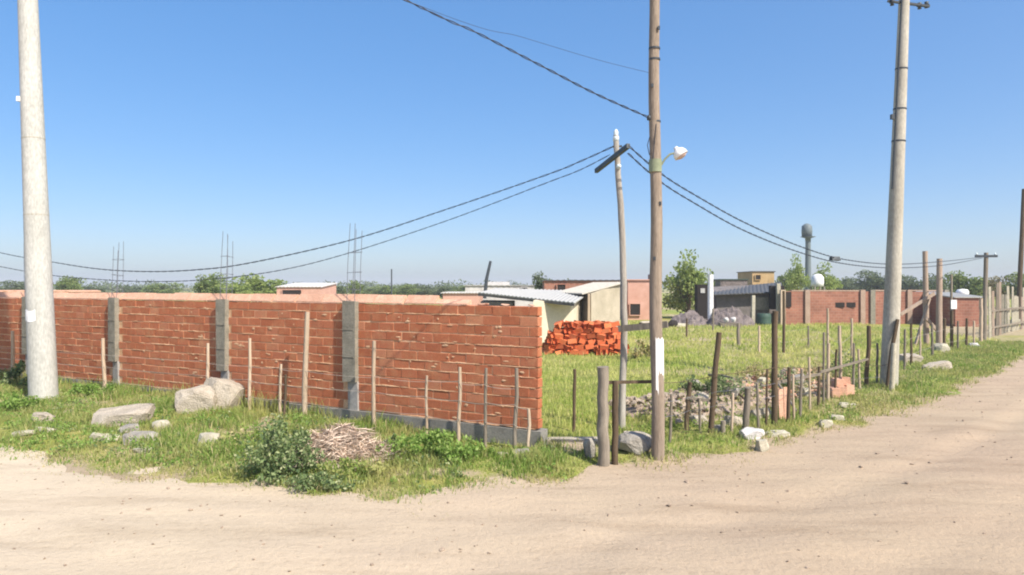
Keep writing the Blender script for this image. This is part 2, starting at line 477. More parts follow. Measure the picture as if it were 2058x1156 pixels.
class MB:
    def __init__(self):
        self.v = []
        self.f = []
        self.smooth = []

    def add(self, vs, fs, smooth=False):
        k = len(self.v)
        self.v += [Vector(p) for p in vs]
        self.f += [tuple(i + k for i in f) for f in fs]
        self.smooth += [smooth] * len(fs)
        return self

    def box(self, c, s, rz=0.0, rx=0.0, ry=0.0, jit=0.0):
        m = Euler((rx, ry, rz)).to_matrix()
        vs = []
        for z in (-.5, .5):
            for x, y in ((-.5, -.5), (.5, -.5), (.5, .5), (-.5, .5)):
                p = Vector((x * s[0], y * s[1], z * s[2]))
                if jit:
                    p += Vector([random.uniform(-jit, jit) for _ in range(3)])
                vs.append(Vector(c) + m @ p)
        return self.add(vs, [(3, 2, 1, 0), (4, 5, 6, 7), (0, 1, 5, 4), (1, 2, 6, 5), (2, 3, 7, 6), (3, 0, 4, 7)])

    def bar(self, a, b, w, h):
        """square-section bar between two points"""
        a, b = Vector(a), Vector(b)
        d = (b - a).normalized()
        up = Vector((0, 0, 1)) if abs(d.z) < .9 else Vector((0, 1, 0))
        s = d.cross(up).normalized()
        u = s.cross(d).normalized()
        vs = []
        for p in (a, b):
            for x, y in ((-.5, -.5), (.5, -.5), (.5, .5), (-.5, .5)):
                vs.append(p + s * x * w + u * y * h)
        return self.add(vs, [(3, 2, 1, 0), (4, 5, 6, 7), (0, 1, 5, 4), (1, 2, 6, 5), (2, 3, 7, 6), (3, 0, 4, 7)])

    def tube(self, pts, rad, n=8, smooth=True, wob=0.0):
        pts = [Vector(p) for p in pts]
        if not isinstance(rad, (list, tuple)):
            rad = [rad] * len(pts)
        vs = []
        ref = None
        for i, p in enumerate(pts):
            d = (pts[min(i + 1, len(pts) - 1)] - pts[max(i - 1, 0)]).normalized()
            if ref is None:
                ref = d.orthogonal().normalized()
            s = (ref - d * ref.dot(d)).normalized()
            ref = s
            t = d.cross(s)
            for k in range(n):
                a = 2 * math.pi * k / n
                r = rad[i] * (1 + (random.uniform(-wob, wob) if wob else 0))
                vs.append(p + (s * math.cos(a) + t * math.sin(a)) * r)
        fs = []
        for i in range(len(pts) - 1):
            for k in range(n):
                fs.append((i * n + k, i * n + (k + 1) % n, (i + 1) * n + (k + 1) % n, (i + 1) * n + k))
        self.add(vs, fs, smooth)
        self.add(vs[:n], [tuple(reversed(range(n)))])
        self.add(vs[-n:], [tuple(range(n))])
        return self

    def poly(self, pts, thick):
        """flat polygon (list of 3D points) extruded by the vector thick"""
        n = len(pts)
        pts = [Vector(p) for p in pts]
        th = Vector(thick)
        vs = pts + [p + th for p in pts]
        fs = [tuple(reversed(range(n))), tuple(range(n, 2 * n))]
        fs += [(i, (i + 1) % n, n + (i + 1) % n, n + i) for i in range(n)]
        return self.add(vs, fs)

    def rock(self, c, s, seed=0, n=22, rz=0.0, boxy=.55):
        rnd = random.Random(seed)
        bm = bmesh.new()
        for i in range(n):
            p = Vector((rnd.gauss(0, 1), rnd.gauss(0, 1), rnd.gauss(0, 1))).normalized()
            k = max(abs(p.x), abs(p.y), abs(p.z))
            p = p * (1 - boxy) + p / k * boxy * .85
            bm.verts.new(p * rnd.uniform(.88, 1.05))
        bmesh.ops.convex_hull(bm, input=bm.verts)
        loose = [v for v in bm.verts if not v.link_faces]
        bmesh.ops.delete(bm, geom=loose, context='VERTS')
        bmesh.ops.dissolve_limit(bm, angle_limit=R(9), verts=bm.verts, edges=bm.edges)
        bmesh.ops.bevel(bm, geom=list(bm.edges), offset=.05, segments=1, affect='EDGES')
        m = Euler((rnd.uniform(-.1, .1), rnd.uniform(-.1, .1), rz)).to_matrix()
        bm.verts.index_update()
        vs = [Vector(c) + m @ Vector((v.co.x * s[0] / 2, v.co.y * s[1] / 2, v.co.z * s[2] / 2)) for v in bm.verts]
        fs = [tuple(v.index for v in f.verts) for f in bm.faces]
        bm.free()
        return self.add(vs, fs)

    def lathe(self, c, prof, axis=(0, 0, 1), n=16):
        q = Vector(axis).to_track_quat('Z', 'Y').to_matrix()
        vs = []
        for r, z in prof:
            for k in range(n):
                a = 2 * math.pi * k / n
                vs.append(Vector(c) + q @ Vector((r * math.cos(a), r * math.sin(a), z)))
        fs = [(i * n + k, i * n + (k + 1) % n, (i + 1) * n + (k + 1) % n, (i + 1) * n + k)
              for i in range(len(prof) - 1) for k in range(n)]
        return self.add(vs, fs, True)

    def mesh(self, name, origin=(0, 0, 0)):
        o = Vector(origin)
        me = bpy.data.meshes.new(name)
        me.from_pydata([v - o for v in self.v], [], self.f)
        me.polygons.foreach_set('use_smooth', self.smooth)
        me.update()
        return me

    def build(self, name, mat, parent=None, origin=None):
        if parent is not None:
            org = ORIGIN[parent]
        else:
            org = Vector(origin) if origin is not None else Vector((0, 0, 0))
        o = link(name, self.mesh(name, org), mat, parent)
        if parent is None:
            o.location = org
            ORIGIN[o] = org
        return o

def np_mesh(name, verts, faces_n, nv_per, mat, parent=None, origin=(0, 0, 0)):
    """verts (N,3); every face has nv_per consecutive-index corners given in faces_n (M,nv_per)"""
    me = bpy.data.meshes.new(name)
    verts = np.asarray(verts, np.float32) - np.asarray(origin, np.float32)
    faces_n = np.asarray(faces_n, np.int32)
    me.vertices.add(len(verts))
    me.vertices.foreach_set('co', verts.ravel())
    me.loops.add(faces_n.size)
    me.loops.foreach_set('vertex_index', faces_n.ravel())
    me.polygons.add(len(faces_n))
    me.polygons.foreach_set('loop_start', np.arange(len(faces_n), dtype=np.int32) * nv_per)
    me.polygons.foreach_set('loop_total', np.full(len(faces_n), nv_per, np.int32))
    me.update(calc_edges=True)
    me.validate()
    return me

# ------------------------------------------------------------------ ground and road
def axis_coords(lo, hi, step, far, grow=1.16):
    a = list(np.arange(lo, hi, step))
    s = step
    x = a[-1]
    up = []
    while x < far:
        s *= grow
        x += s
        up.append(x)
    s = step
    x = lo
    dn = []
    while x > -far:
        s *= grow
        x -= s
        dn.append(x)
    return np.array(dn[::-1] + a + up)

def grid_mesh(name, xs, ys, hf, mask=None):
    X, Y = np.meshgrid(xs, ys)
    Z = hf(X, Y)
    nx, ny = len(xs), len(ys)
    V = np.stack([X.ravel(), Y.ravel(), Z.ravel()], 1)
    i, j = np.meshgrid(np.arange(nx - 1), np.arange(ny - 1))
    a = (j * nx + i).ravel()
    Fc = np.stack([a, a + 1, a + 1 + nx, a + nx], 1)
    if mask is not None:
        cx = (X[:-1, :-1] + X[1:, 1:]).ravel() / 2
        cy = (Y[:-1, :-1] + Y[1:, 1:]).ravel() / 2
        Fc = Fc[mask(cx, cy)]
        used = np.unique(Fc)
        mp = np.full(len(V), -1, np.int64)
        mp[used] = np.arange(len(used))
        V = V[used]
        Fc = mp[Fc]
    me = np_mesh(name, V, Fc, 4, None)
    me.polygons.foreach_set('use_smooth', np.ones(len(me.polygons), bool))
    return me

g = link('ground', grid_mesh('ground', axis_coords(-16, 22, .14, 900), axis_coords(6, 28, .14, 900), ground_h), M['ground'])
def bare_soil(x, y):
    d = edge_d(x, y) + (vnoise(x, y, .8, 23) - .5) * .9
    a = 1 - sstep(-.1, .6, d)
    v = sstep(.66, .82, vnoise(x, y, .9, 24)) * (1 - sstep(3, 5, d)) * .6
    f = np.maximum(sstep(.62, .8, vnoise(x, y, 3.1, 25)) * .5, sstep(.42, .68, vnoise(x, y, 3.6, 26)) * sstep(21, 30, y) * .62)
    e = np.exp(-((x - .95) ** 2 + (y - 10.55) ** 2) / .16)
    return np.clip(np.maximum.reduce([a, v, f, e]), 0, 1)
co = np.empty(len(g.data.vertices) * 3, np.float32)
g.data.vertices.foreach_get('co', co)
co = co.reshape(-1, 3)
at_ = g.data.attributes.new('bare', 'FLOAT', 'POINT')
at_.data.foreach_set('value', bare_soil(co[:, 0].astype(float), co[:, 1].astype(float)).astype(np.float32))
tag(g, 'grassy soil of the verges and the vacant lot', kind='structure')

def road_h(x, y):
    z = (vnoise(x, y, 2.2, 5) - .5) * .04 + (vnoise(x, y, .6, 6) - .5) * .026 + (vnoise(x, y, .33, 7) - .5) * .014
    u = (x * .9 + y * .3)
    # shallow wheel ruts following the bend
    d = edge_d(x, y)
    z = z - .026 * np.exp(-((d + 1.9) / .22) ** 2) - .022 * np.exp(-((d + 3.5) / .25) ** 2) + .014 * np.exp(-((d + 1.4) / .2) ** 2) + .012 * np.exp(-((d + 2.7) / .4) ** 2)
    return z * np.exp(-((x) ** 2 + (y) ** 2) / 3600.0)

rd = link('road', grid_mesh('road', axis_coords(-14, 20, .16, 130, 1.1), axis_coords(2, 24, .16, 130, 1.1), road_h,
                            lambda x, y: (edge_d(x, y) < .9) & (edge_d(x, y) > -22)), M['road'])
tag(rd, 'pale beige dirt road bending round the corner', kind='structure')

# ------------------------------------------------------------------ the near brick wall
W0 = Vector((.40, 10.6, 0))
WD = Vector((-.877, .480, 0)).normalized()
WN = Vector((-WD.y, WD.x, 0))
if WN.y > 0: WN = -WN
WRZ = math.atan2(WD.y, WD.x)
WLEN = 21.0
Z_BR = .312; COURSE = .1567; ROWS = 12; BH = .139; BL = .318; BT = .14
Z_TOP = Z_BR + COURSE * ROWS

def W(u, v, z):
    """wall coordinates: along, out towards the street, up"""
    return W0 + WD * u + WN * v + Vector((0, 0, z))

wall = thing('brick_wall', 'long red hollow-brick wall with grey concrete columns and bare rebar', 'wall', W0)
COLS = [3.69, 7.03, 10.65, 14.25, 17.85]
# mortar core (recessed behind brick faces)
mb = MB()
mb.box(W(WLEN / 2 + .02, -BT / 2, (Z_BR + Z_TOP) / 2 - .006), (WLEN - .05, BT - .011, Z_TOP - Z_BR - .012), WRZ)
core = mb.build('mortar_core', M['mortar'], wall)

def brick_mesh(name, l, h, t, seed, hollow=False):
    rnd = random.Random(seed)
    bm = bmesh.new()
    bmesh.ops.create_cube(bm, size=1)
    for v in bm.verts:
        v.co = Vector((v.co.x * l, v.co.y * t, v.co.z * h)) + Vector((rnd.uniform(-.004, .004), rnd.uniform(-.003, .003), rnd.uniform(-.004, .004)))
    if hollow:
        ends = [f for f in bm.faces if abs(f.normal.x) > .9]
        for f in ends:
            bmesh.ops.inset_individual(bm, faces=[f], thickness=.02, depth=0)
            bmesh.ops.translate(bm, verts=list(f.verts), vec=-f.normal * .08)
    else:
        bmesh.ops.bevel(bm, geom=list(bm.edges), offset=.006, segments=1, affect='EDGES')
    me = bpy.data.meshes.new(name)
    bm.to_mesh(me)
    bm.free()
    me.materials.append(M['brick'])
    return me

BRM = [brick_mesh('brick', BL, BH, BT, s) for s in range(5)]
BRH = [brick_mesh('brick', BL * .5 - .01, BH, BT, 20 + s) for s in range(3)]
blist = []
rnd = random.Random(3)
for r in range(ROWS):
    u = 0.0 if r % 2 == 0 else -(BL + .007) / 2
    zc = Z_BR + r * COURSE + COURSE / 2
    while u < WLEN - .3:
        a, b = u, u + BL
        half = False
        if a < -.01:
            a, half = 0.0, True
            b = BL / 2 - .01
        u += BL + .007
        cc = (a + b) / 2
        if any(abs(cc - c) < .10 for c in COLS):
            continue
        if r == 8 and half:                      # the tooth broken out of the free end
            continue
        if r == 10 and cc > .05 and rnd.random() < .0:
            continue
        blist.append((cc, zc, half))
blist.sort(key=lambda q: q[0])
stuffv, stufff = [], []
for i, (cc, zc, half) in enumerate(blist):
    me = rnd.choice(BRH if half else BRM)
    dv = rnd.uniform(-.002, .006)
    loc = W(cc + rnd.uniform(-.005, .005), -BT / 2 + dv, zc + rnd.uniform(-.004, .004))
    rot = Euler((rnd.uniform(-.01, .01), rnd.uniform(-.012, .012), WRZ + rnd.uniform(-.012, .012)))
    if i < 300:
        o = bpy.data.objects.new('brick', me)
        COL.objects.link(o)
        o.parent = wall
        o.location = loc - ORIGIN[wall]
        o.rotation_euler = rot
    else:
        m4 = Matrix.Translation(loc - ORIGIN[wall]) @ rot.to_matrix().to_4x4()
        k = len(stuffv)
        stuffv += [m4 @ v.co for v in me.vertices]
        stufff += [tuple(j + k for j in p.vertices) for p in me.polygons]
me = bpy.data.meshes.new('far_bricks')
me.from_pydata(stuffv, [], stufff)
o = link('far_bricks', me, M['brick'], wall)
tag(o, 'the farther bricks of the wall', kind='stuff')

# squeezed-out mortar on the bed joints: flat uneven ribs
mb = MB()
for r in range(0, ROWS):
    z = Z_BR + r * COURSE + .002
    u = .05
    while u < WLEN - 1:
        L = rnd.uniform(.10, 1.1)
        if rnd.random() < (.72 if r < 9 else .4) and not any(abs(u + L / 2 - c) < .2 + L / 2 for c in COLS):
            nseg = max(2, int(L / .06))
            hh = rnd.uniform(.008, .017)
            vs, fs = [], []
            for k in range(nseg + 1):
                uu = u + L * k / nseg
                e = math.sin(math.pi * k / nseg) ** .4 if 0 < k < nseg else .1
                w = hh * e * rnd.uniform(.7, 1.3)
                p = .0065 + .002 * e * rnd.uniform(.6, 1.2)
                zz = z + rnd.uniform(-.004, .004)
                vs += [W(uu, -.012, zz - w), W(uu, p, zz - w * .4), W(uu, p * .8, zz + w * .5), W(uu, -.012, zz + w)]
            for k in range(nseg):
                for q in range(3):
                    fs.append((4 * k + q, 4 * k + q + 1, 4 * k + 5 + q, 4 * k + 4 + q))
            mb.add(vs, fs, False)
        u += L + rnd.uniform(.02, .35)
for i in range(160):          # mortar smeared over the brick faces
    uu, zz = rnd.uniform(.1, WLEN - 1) , rnd.uniform(Z_BR + .05, Z_TOP - .05)
    if rnd.random() < .5: uu = rnd.uniform(.05, 8)
    if any(abs(uu - c) < .28 for c in COLS): continue
    w_, h_ = rnd.uniform(.015, .07), rnd.uniform(.008, .028)
    k = rnd.randint(6, 9)
    ring = [W(uu + math.cos(6.283 * q / k) * w_ * rnd.uniform(.6, 1.2), .0075, zz + math.sin(6.283 * q / k) * h_ * rnd.uniform(.6, 1.2)) for q in range(k)]
    mb.add(ring + [W(uu, .0125, zz)], [(q, (q + 1) % k, k) for q in range(k)])
o = mb.build('mortar_squeeze', M['mortar'], wall)
tag(o, kind='stuff')

# sloped coping pieces on top
u = 1.28
first = True
while u < WLEN - .6:
    L = rnd.uniform(.50, .68)
    ub = u + L - .012
    h1 = (.085 if first else .15) * rnd.uniform(.93, 1.07)
    h0 = .018
    zt = Z_TOP + .004
    prof = [(.004, 0), (.004, h0), (-.10, h1), (-BT, h1 * .96), (-BT, 0)]
    mb = MB()
    n = len(prof)
    a = [W(u, v, zt + z) for v, z in prof]
    b = [W(ub, v, zt + z + rnd.uniform(-.006, .006) * (z > 0)) for v, z in prof]
    mb.add(a + b, [tuple(range(n)), tuple(reversed(range(n, 2 * n)))] + [(i, n + i, n + (i + 1) % n, (i + 1) % n) for i in range(n)])
    mb.build('coping', M['coping'], wall)
    u += L + (0.0 if rnd.random() < .8 else .05)
    first = False
# loose lumps on the bare end of the wall top
for uu, l, h in ((.15, .16, .03), (.62, .2, .028), (1.02, .24, .045)):
    mb = MB()
    mb.rock(W(uu, -BT / 2, Z_TOP + h * .4), (l, .12, h), int(uu * 100), 14, WRZ)
    mb.build('mortar_lump', M['coping'], wall)

# foundation beam
mb = MB()
nb = 24
vs = []
for k in range(nb + 1):
    uu = -.06 + (WLEN + .1) * k / nb
    for v, z in ((.045, -.1), (.045 + rnd.uniform(-.01, .01), .295), (-.2, Z_BR - .01), (-.2, -.1)):
        vs.append(W(uu, v, z + rnd.uniform(-.006, .006)))
fs = [(4 * k + q, 4 * k + (q + 1) % 4, 4 * k + 4 + (q + 1) % 4, 4 * k + 4 + q) for k in range(nb) for q in range(4)]
fs += [(3, 2, 1, 0), (4 * nb, 4 * nb + 1, 4 * nb + 2, 4 * nb + 3)]
mb.add(vs, fs)
mb.build('foundation_beam', M['beam'], wall)

# columns with starter bars
for ci, (cu, top) in enumerate(zip(COLS, (3.66, 3.58, 3.5, 3.55, 3.5))):
    cw = .29 if ci == 0 else .26
    mb = MB()
    zs = Z_BR + .50
    mb.box(W(cu, -.035, (zs + Z_TOP + .04) / 2), (cw, .27, Z_TOP + .04 - zs), WRZ, jit=.006)
    c = mb.build('column', M['concrete'], wall)
    mb = MB()
    mb.box(W(cu - .045, -.06, zs / 2 + .03), (cw * .72, .20, zs - .062), WRZ, jit=.008)
    mb.build('column_foot', M['concrete_blue'], c)
    mb = MB()      # formwork seams
    for z in (zs + .44, zs + .92):
        mb.box(W(cu + rnd.uniform(-.02, .02), .102, z), (cw * .9, .014, .018), WRZ, rx=.0)
    mb.build('form_seam', M['concrete'], c)
    lean = Vector((rnd.uniform(-.05, .05), 0, 0))
    for du, dv in ((-.09, -.1), (.09, -.1), (-.09, .04), (.09, .04)):
        a = W(cu + du, dv, Z_TOP - .1)
        b = W(cu + du * rnd.uniform(.6, 1.3), dv, top + rnd.uniform(-.22, .05)) + lean
        mid = (a + b) / 2 + Vector((rnd.uniform(-.02, .02), 0, 0))
        MB().tube([a, mid, b], .0055, 5).build('rebar', M['rebar'], c)
    for z in (Z_TOP + .25, Z_TOP + .55, Z_TOP + .9):
        f = (z - Z_TOP) / (top - Z_TOP)
        pts = [W(cu + du, dv, z + rnd.uniform(-.02, .02)) + lean * f for du, dv in ((-.1, -.11), (.1, -.11), (.1, .05), (-.1, .05), (-.1, -.11))]
        MB().tube(pts, .004, 4, False).build('stirrup', M['rebar'], c)

# ------------------------------------------------------------------ stakes and wires in front of the wall
def on_wall_line(px, v):
    """point at offset v in front of the wall on the column of sight px"""
    s = (px - 1029) / 1400.0
    base = W(0, v, 0)
    u = (base.x - s * base.y) / (s * WD.y - WD.x)
    return base + WD * u

def stake(mbd, a, b, r, n=7):
    a, b = Vector(a), Vector(b)
    m1 = a.lerp(b, .35) + Vector((random.uniform(-.015, .015), random.uniform(-.01, .01), 0))
    m2 = a.lerp(b, .7) + Vector((random.uniform(-.015, .015), random.uniform(-.01, .01), 0))
    mbd.tube([a, m1, m2, b], [r * 1.06, r, r * .96, r * .88], n, True, .06)

def twisted_wire(a, b, sag, r, n=14):
    a, b = Vector(a), Vector(b)
    return [a.lerp(b, k / n) - Vector((0, 0, sag * 4 * (k / n) * (1 - k / n))) for k in range(n + 1)]

wf = thing('wire_fence', 'low fence of pale stakes and thin wires along the red brick wall', 'fence', on_wall_line(617, .32))
fp = []
for px, ytop, wd, lean, mat in [(-60, 655, 8, 0, 'wood_pale'), (25, 665, 8, 0, 'wood_pale'), (210, 680, 9, -3, 'wood_pale'), (415, 690, 8, 3, 'wood_pale'),
                                (502, 680, 8, 0, 'wood_pale'), (563, 732, 7, 2, 'wood_pale'), (612, 627, 13, 6, 'wood_pale'),
                                (752, 685, 10, 0, 'wood_pale'), (857, 755, 7, 1, 'wood_pale'), (922, 738, 9, 2, 'wood_pale'),
                                (975, 740, 8, 2, 'wood_grey'), (1034, 740, 10, 4, 'wood_grey'), (1062, 822, 9, 0, 'wood_pale')]:
    b = on_wall_line(px, .32)
    zt = CAM_H - (ytop - HORIZON) / 1400 * b.y
    mb = MB()
    stake(mb, b - Vector((0, 0, .1)), Vector((b.x + lean / 1400 * b.y, b.y, zt)), wd * .42 / 1400 * b.y)
    mb.build('stake', M[mat], wf)
    fp.append((b, zt))
for hgt in (.42, .72, .98):
    for (a, za), (b, zb) in zip(fp, fp[1:]):
        if min(za, zb) > hgt + .03 or hgt < .8:
            MB().tube(twisted_wire(a + Vector((0, -.03, hgt)), b + Vector((0, -.03, hgt + random.uniform(-.04, .04))), .02, .003, 5), .0042, 4).build('wire', M['wire'], wf)
# thin dark stem
mb = MB()
b = on_wall_line(572, .6)
stake(mb, b - Vector((0, 0, .05)), b + Vector((0.02, 0, .93)), .025)
o = mb.build('stake', M['wood_dark'], None, b)
tag(o, 'short dark stake standing alone before the brick wall, above the dark bush', 'stake')

# ------------------------------------------------------------------ big poles
def pole_pts(a, b, n=10):
    a, b = Vector(a), Vector(b)
    return [a.lerp(b, k / n) for k in range(n + 1)]

# left whitish pole
b0 = P(88, 815, 14.6); b0.z = gh(b0.x, b0.y) - .1
t0 = P(54, -45, 14.6)
lp = thing('utility_pole', 'thick whitish concrete pole leaning beside the brick wall, at far left', 'pole', b0)
n = 12
MB().tube(pole_pts(b0, t0, n), [.272 - .095 * k / n for k in range(n + 1)], 20).build('shaft', M['pole_white'], lp)
def ringband(root, a, b, f, r, h, mat, name='band'):
    c = Vector(a).lerp(Vector(b), f)
    d = (Vector(b) - Vector(a)).normalized()
    MB().tube([c - d * h / 2, c + d * h / 2], r, 18).build(name, mat, root)
ringband(lp, b0, t0, .44, .232, .03, M['pole_grey'])

side = Vector((-.21, -.03, 0))
MB().tube([p + side * (1 - .33 * i / 10) * 1.18 for i, p in enumerate(pole_pts(b0.lerp(t0, .12), b0.lerp(t0, .98)))], .014, 6).build('conduit', M['rebar'], lp)
ringband(lp, b0, t0, .62, .217, .02, M['pole_grey'])
mb = MB(); mb.box(b0.lerp(t0, .71) + Vector((-.17, -.14, 0)), (.07, .07, .1)); mb.build('bracket', M['white_paint'], lp)

vs, fs = [], []
for i in range(6):
    c = b0.lerp(t0, .192 + .026 * i / 5)
    for k in range(8):
        a = R(-150) + R(75) * k / 7
        rr = .2555 + .003
        vs.append(Vector((c.x + math.cos(a) * rr, c.y + math.sin(a) * rr, c.z + random.uniform(-.02, .02) * (i in (0, 5)))))
for i in range(5):
    for k in range(7):
        fs.append((i * 8 + k, i * 8 + k + 1, i * 8 + 9 + k, i * 8 + 8 + k))
MB().add(vs, fs, True).build('white_patch', M['white_paint'], lp)  # small white patch on the front left of the shaft
# right concrete pole
b1 = P(1786, 778, 17.1); b1.z = gh(b1.x, b1.y) - .1
t1 = P(1818, -22, 17.1)
rp_ = thing('utility_pole', 'pale concrete pole with dark insulators near its top, at the right', 'pole', b1)
MB().tube(pole_pts(b1, t1, n), [.205 - .085 * k / n for k in range(n + 1)], 18).build('shaft', M['pole_grey'], rp_)
mb = MB()
mb.tube([p + Vector((-.15 + .05 * i / 10, -.08, 0)) for i, p in enumerate(pole_pts(b1.lerp(t1, .5), b1.lerp(t1, .97)))], .022, 6)
mb.build('dark_line', M['steel_dark'], rp_)  # thin dark strip along the left edge of the upper shaft
for k, f in enumerate((.62, .70, .8)):
    ringband(rp_, b1, t1, f, .205 - .085 * f + .008, .035, M['steel_dark'])
mb = MB(); mb.box(b1.lerp(t1, .68) + Vector((-.2, -.05, 0)), (.08, .08, .12)); mb.build('clamp', M['steel_dark'], rp_)
mb = MB()
mb.bar(P(1784, 2, 17.1), P(1868, 13, 17.0), .06, .05)
arm = mb.build('crossarm', M['steel_dark'], rp_)
for px, py in ((1793, 5), (1848, 12), (1862, 10)):
    mb = MB(); mb.lathe(P(px, py, 17.05) - Vector((0, 0, .08)), [(.0, 0), (.05, .01), (.03, .05), (.065, .07), (.04, .12), (.05, .15), (0, .17)])
    mb.build('insulator', M['steel_dark'], arm)

# tall wooden pole in the middle
b2 = P(1322, 925, 10.0); b2.z = gh(b2.x, b2.y) - .12
t2 = P(1314, -40, 10.0)
mp_ = thing('utility_pole', 'tall brown wooden pole carrying a white street lamp at the corner', 'pole', b2)
pts = pole_pts(b2, t2, 16)
pts = [p + Vector((.012 * math.sin(i * .9), .01 * math.cos(i * 1.3), 0)) if i else p for i, p in enumerate(pts)]
MB().tube(pts, [.096 - .024 * k / 16 for k in range(17)], 14, True, .03).build('shaft', M['wood_pole'], mp_)
def at_h(a, b, z):
    a, b = Vector(a), Vector(b)
    return a.lerp(b, (z - a.z) / (b.z - a.z))
def zpx(py, Y):
    return CAM_H - (py - HORIZON) / 1400 * Y
# white painted patch on the street side
za, zb = zpx(790, 10), zpx(680, 10)
vs, fs = [], []
for i in range(9):
    z = za + (zb - za) * i / 8
    c = at_h(b2, t2, z)
    for k in range(9):
        a = R(-112) + R(100) * k / 8
        rr = .0935 + .004
        if i in (0,): zz = z + random.uniform(-.05, .06)
        elif i == 8: zz = z + random.uniform(-.02, .03)
        else: zz = z
        vs.append(Vector((c.x + math.cos(a) * rr, c.y + math.sin(a) * rr, zz)))
for i in range(8):
    for k in range(8):
        fs.append((i * 9 + k, i * 9 + k + 1, i * 9 + 10 + k, i * 9 + 9 + k))
MB().add(vs, fs, True).build('white_patch', M['worn_paint'], mp_)
for py in (245, 120, 98):
    f = (zpx(py, 10) - b2.z) / (t2.z - b2.z)
    ringband(mp_, b2, t2, f, .082, .025, M['steel_dark'])

for py, dx in ((60, .05), (175, -.05), (410, .05), (520, -.04)):
    c = at_h(b2, t2, zpx(py, 10))
    MB().box(c + Vector((dx, -.075, 0)), (.03, .03, .05)).build('bolt', M['steel_dark'], mp_)
c = at_h(b2, t2, zpx(238, 10))
MB().lathe(c + Vector((-.09, -.03, 0)), [(0, -.04), (.03, -.03), (.035, 0), (.025, .03), (0, .05)]).build('insulator', M['steel_dark'], mp_)
MB().tube([c + Vector((.0, -.082, -.1)), at_h(b2, t2, zpx(335, 10)) + Vector((-.05, -.085, .1))], .006, 5).build('dark_line', M['cable'], mp_)
# street lamp bolted to it
lb = P(1322, 330, 10.0)
sl = thing('street_lamp', 'white bell-shaped street lamp on a green bracket arm, on the wooden pole', 'lamp', lb)
c = at_h(b2, t2, zpx(335, 10))
mb = MB(); mb.tube([c + Vector((.0, 0, -.08)), c + Vector((0, 0, .1))], .092, 14); mb.build('clamp', M['green_paint'], sl)
a = c + Vector((.07, -.02, .0))
MB().tube([a, a + Vector((.06, -.01, .10)), a + Vector((.13, -.02, .17)), a + Vector((.19, -.02, .185))], .014, 8).build('arm', M['green_paint'], sl)
ax = Vector((.55, -.15, -.8)).normalized()
hc = P(1362, 303, 9.98)
LS = .82
mb = MB(); mb.lathe(hc - ax * .04, [(r_ * LS, z_ * LS) for r_, z_ in [(0, -.03), (.035, -.025), (.05, .02), (.095, .05), (.12, .10), (.13, .165), (.122, .165), (.10, .12), (0, .06)]], ax, 20)
hd = mb.build('lamp_shade', M['lamp_white'], sl)
mb = MB(); mb.lathe(hc - ax * .04, [(r_ * LS, z_ * LS) for r_, z_ in [(0, .205), (.05, .20), (.09, .18), (.105, .15)]], ax, 16); mb.build('lens', M['lamp_glass'], hd)
MB().tube([c + Vector((-.09, -.03, .16)), c + Vector((-.12, -.03, .3)), c + Vector((-.085, -.02, .42))], .006, 5).build('feed_wire', M['cable'], sl)

# crooked smaller pole
kp = [(1250, 868), (1252, 760), (1254, 650), (1253, 540), (1249, 440), (1242, 350), (1238, 272)]
KY = 12.0
kpts = [P(x, y, KY) for x, y in kp]
kpts[0].z = gh(kpts[0].x, KY) - .1
sp = thing('utility_pole', 'slim crooked grey wooden pole with a slanting crossarm on top', 'pole', kpts[0])
fine = []
for a, b in zip(kpts, kpts[1:]):
    fine += [a.lerp(b, q / 3) + Vector((random.uniform(-.008, .008), 0, 0)) for q in range(3)]
fine.append(kpts[-1])
nn = len(fine)
MB().tube(fine, [.066 - .018 * k / nn for k in range(nn)], 10, True, .06).build('shaft', M['wood_silver'], sp)
ca = P(1198, 344, 12.75); cb = P(1263, 293, 11.35)
MB().bar(ca, cb, .06, .075).build('crossarm', M['steel_dark'], sp)
mb = MB(); mb.lathe(P(1238, 285, KY), [(0, 0), (.05, .01), (.055, .08), (.035, .11), (.045, .16), (.02, .21), (0, .22)]); mb.build('insulator', M['insulator'], sp)
mb = MB(); mb.lathe(P(1243, 335, KY - .05), [(0, -.05), (.03, -.04), (.045, 0), (.03, .05), (0, .06)], (.3, -1, 0)); mb.build('insulator', M['insulator'], sp)
MB().bar(P(1231, 295, KY), P(1250, 294, KY), .03, .03).build('bolt', M['steel_dark'], sp)

# ------------------------------------------------------------------ overhead cables (twisted bundles)
def cable(name, pts, label, rad=.007, tw=.010, pitch=.5, strands=2, group=None):
    pts = [Vector(p) for p in pts]
    # Catmull-Rom resample
    out = []
    for i in range(len(pts) - 1):
        p0, p1, p2, p3 = pts[max(i - 1, 0)], pts[i], pts[i + 1], pts[min(i + 2, len(pts) - 1)]
        m = max(4, int((p2 - p1).length / .06))
        for k in range(m):
            t = k / m
            out.append(.5 * ((2 * p1) + (p2 - p0) * t + (2 * p0 - 5 * p1 + 4 * p2 - p3) * t * t + (3 * p1 - p0 - 3 * p2 + p3) * t ** 3))
    out.append(pts[-1])
    root = thing(name, label, 'cable', pts[0], group)
    ln = [0.0]
    for a, b in zip(out, out[1:]):
        ln.append(ln[-1] + (b - a).length)
    for s in range(strands):
        q = []
        for i, p in enumerate(out):
            d = (out[min(i + 1, len(out) - 1)] - out[max(i - 1, 0)]).normalized()
            sd = d.cross(Vector((0, 0, 1))).normalized()
            u = sd.cross(d)
            an = 2 * math.pi * (ln[i] / pitch + s / strands)
            q.append(p + (sd * math.cos(an) + u * math.sin(an)) * (tw if strands > 1 else 0))
        MB().tube(q, rad, 4).build('strand', M['cable'], root)
    return root

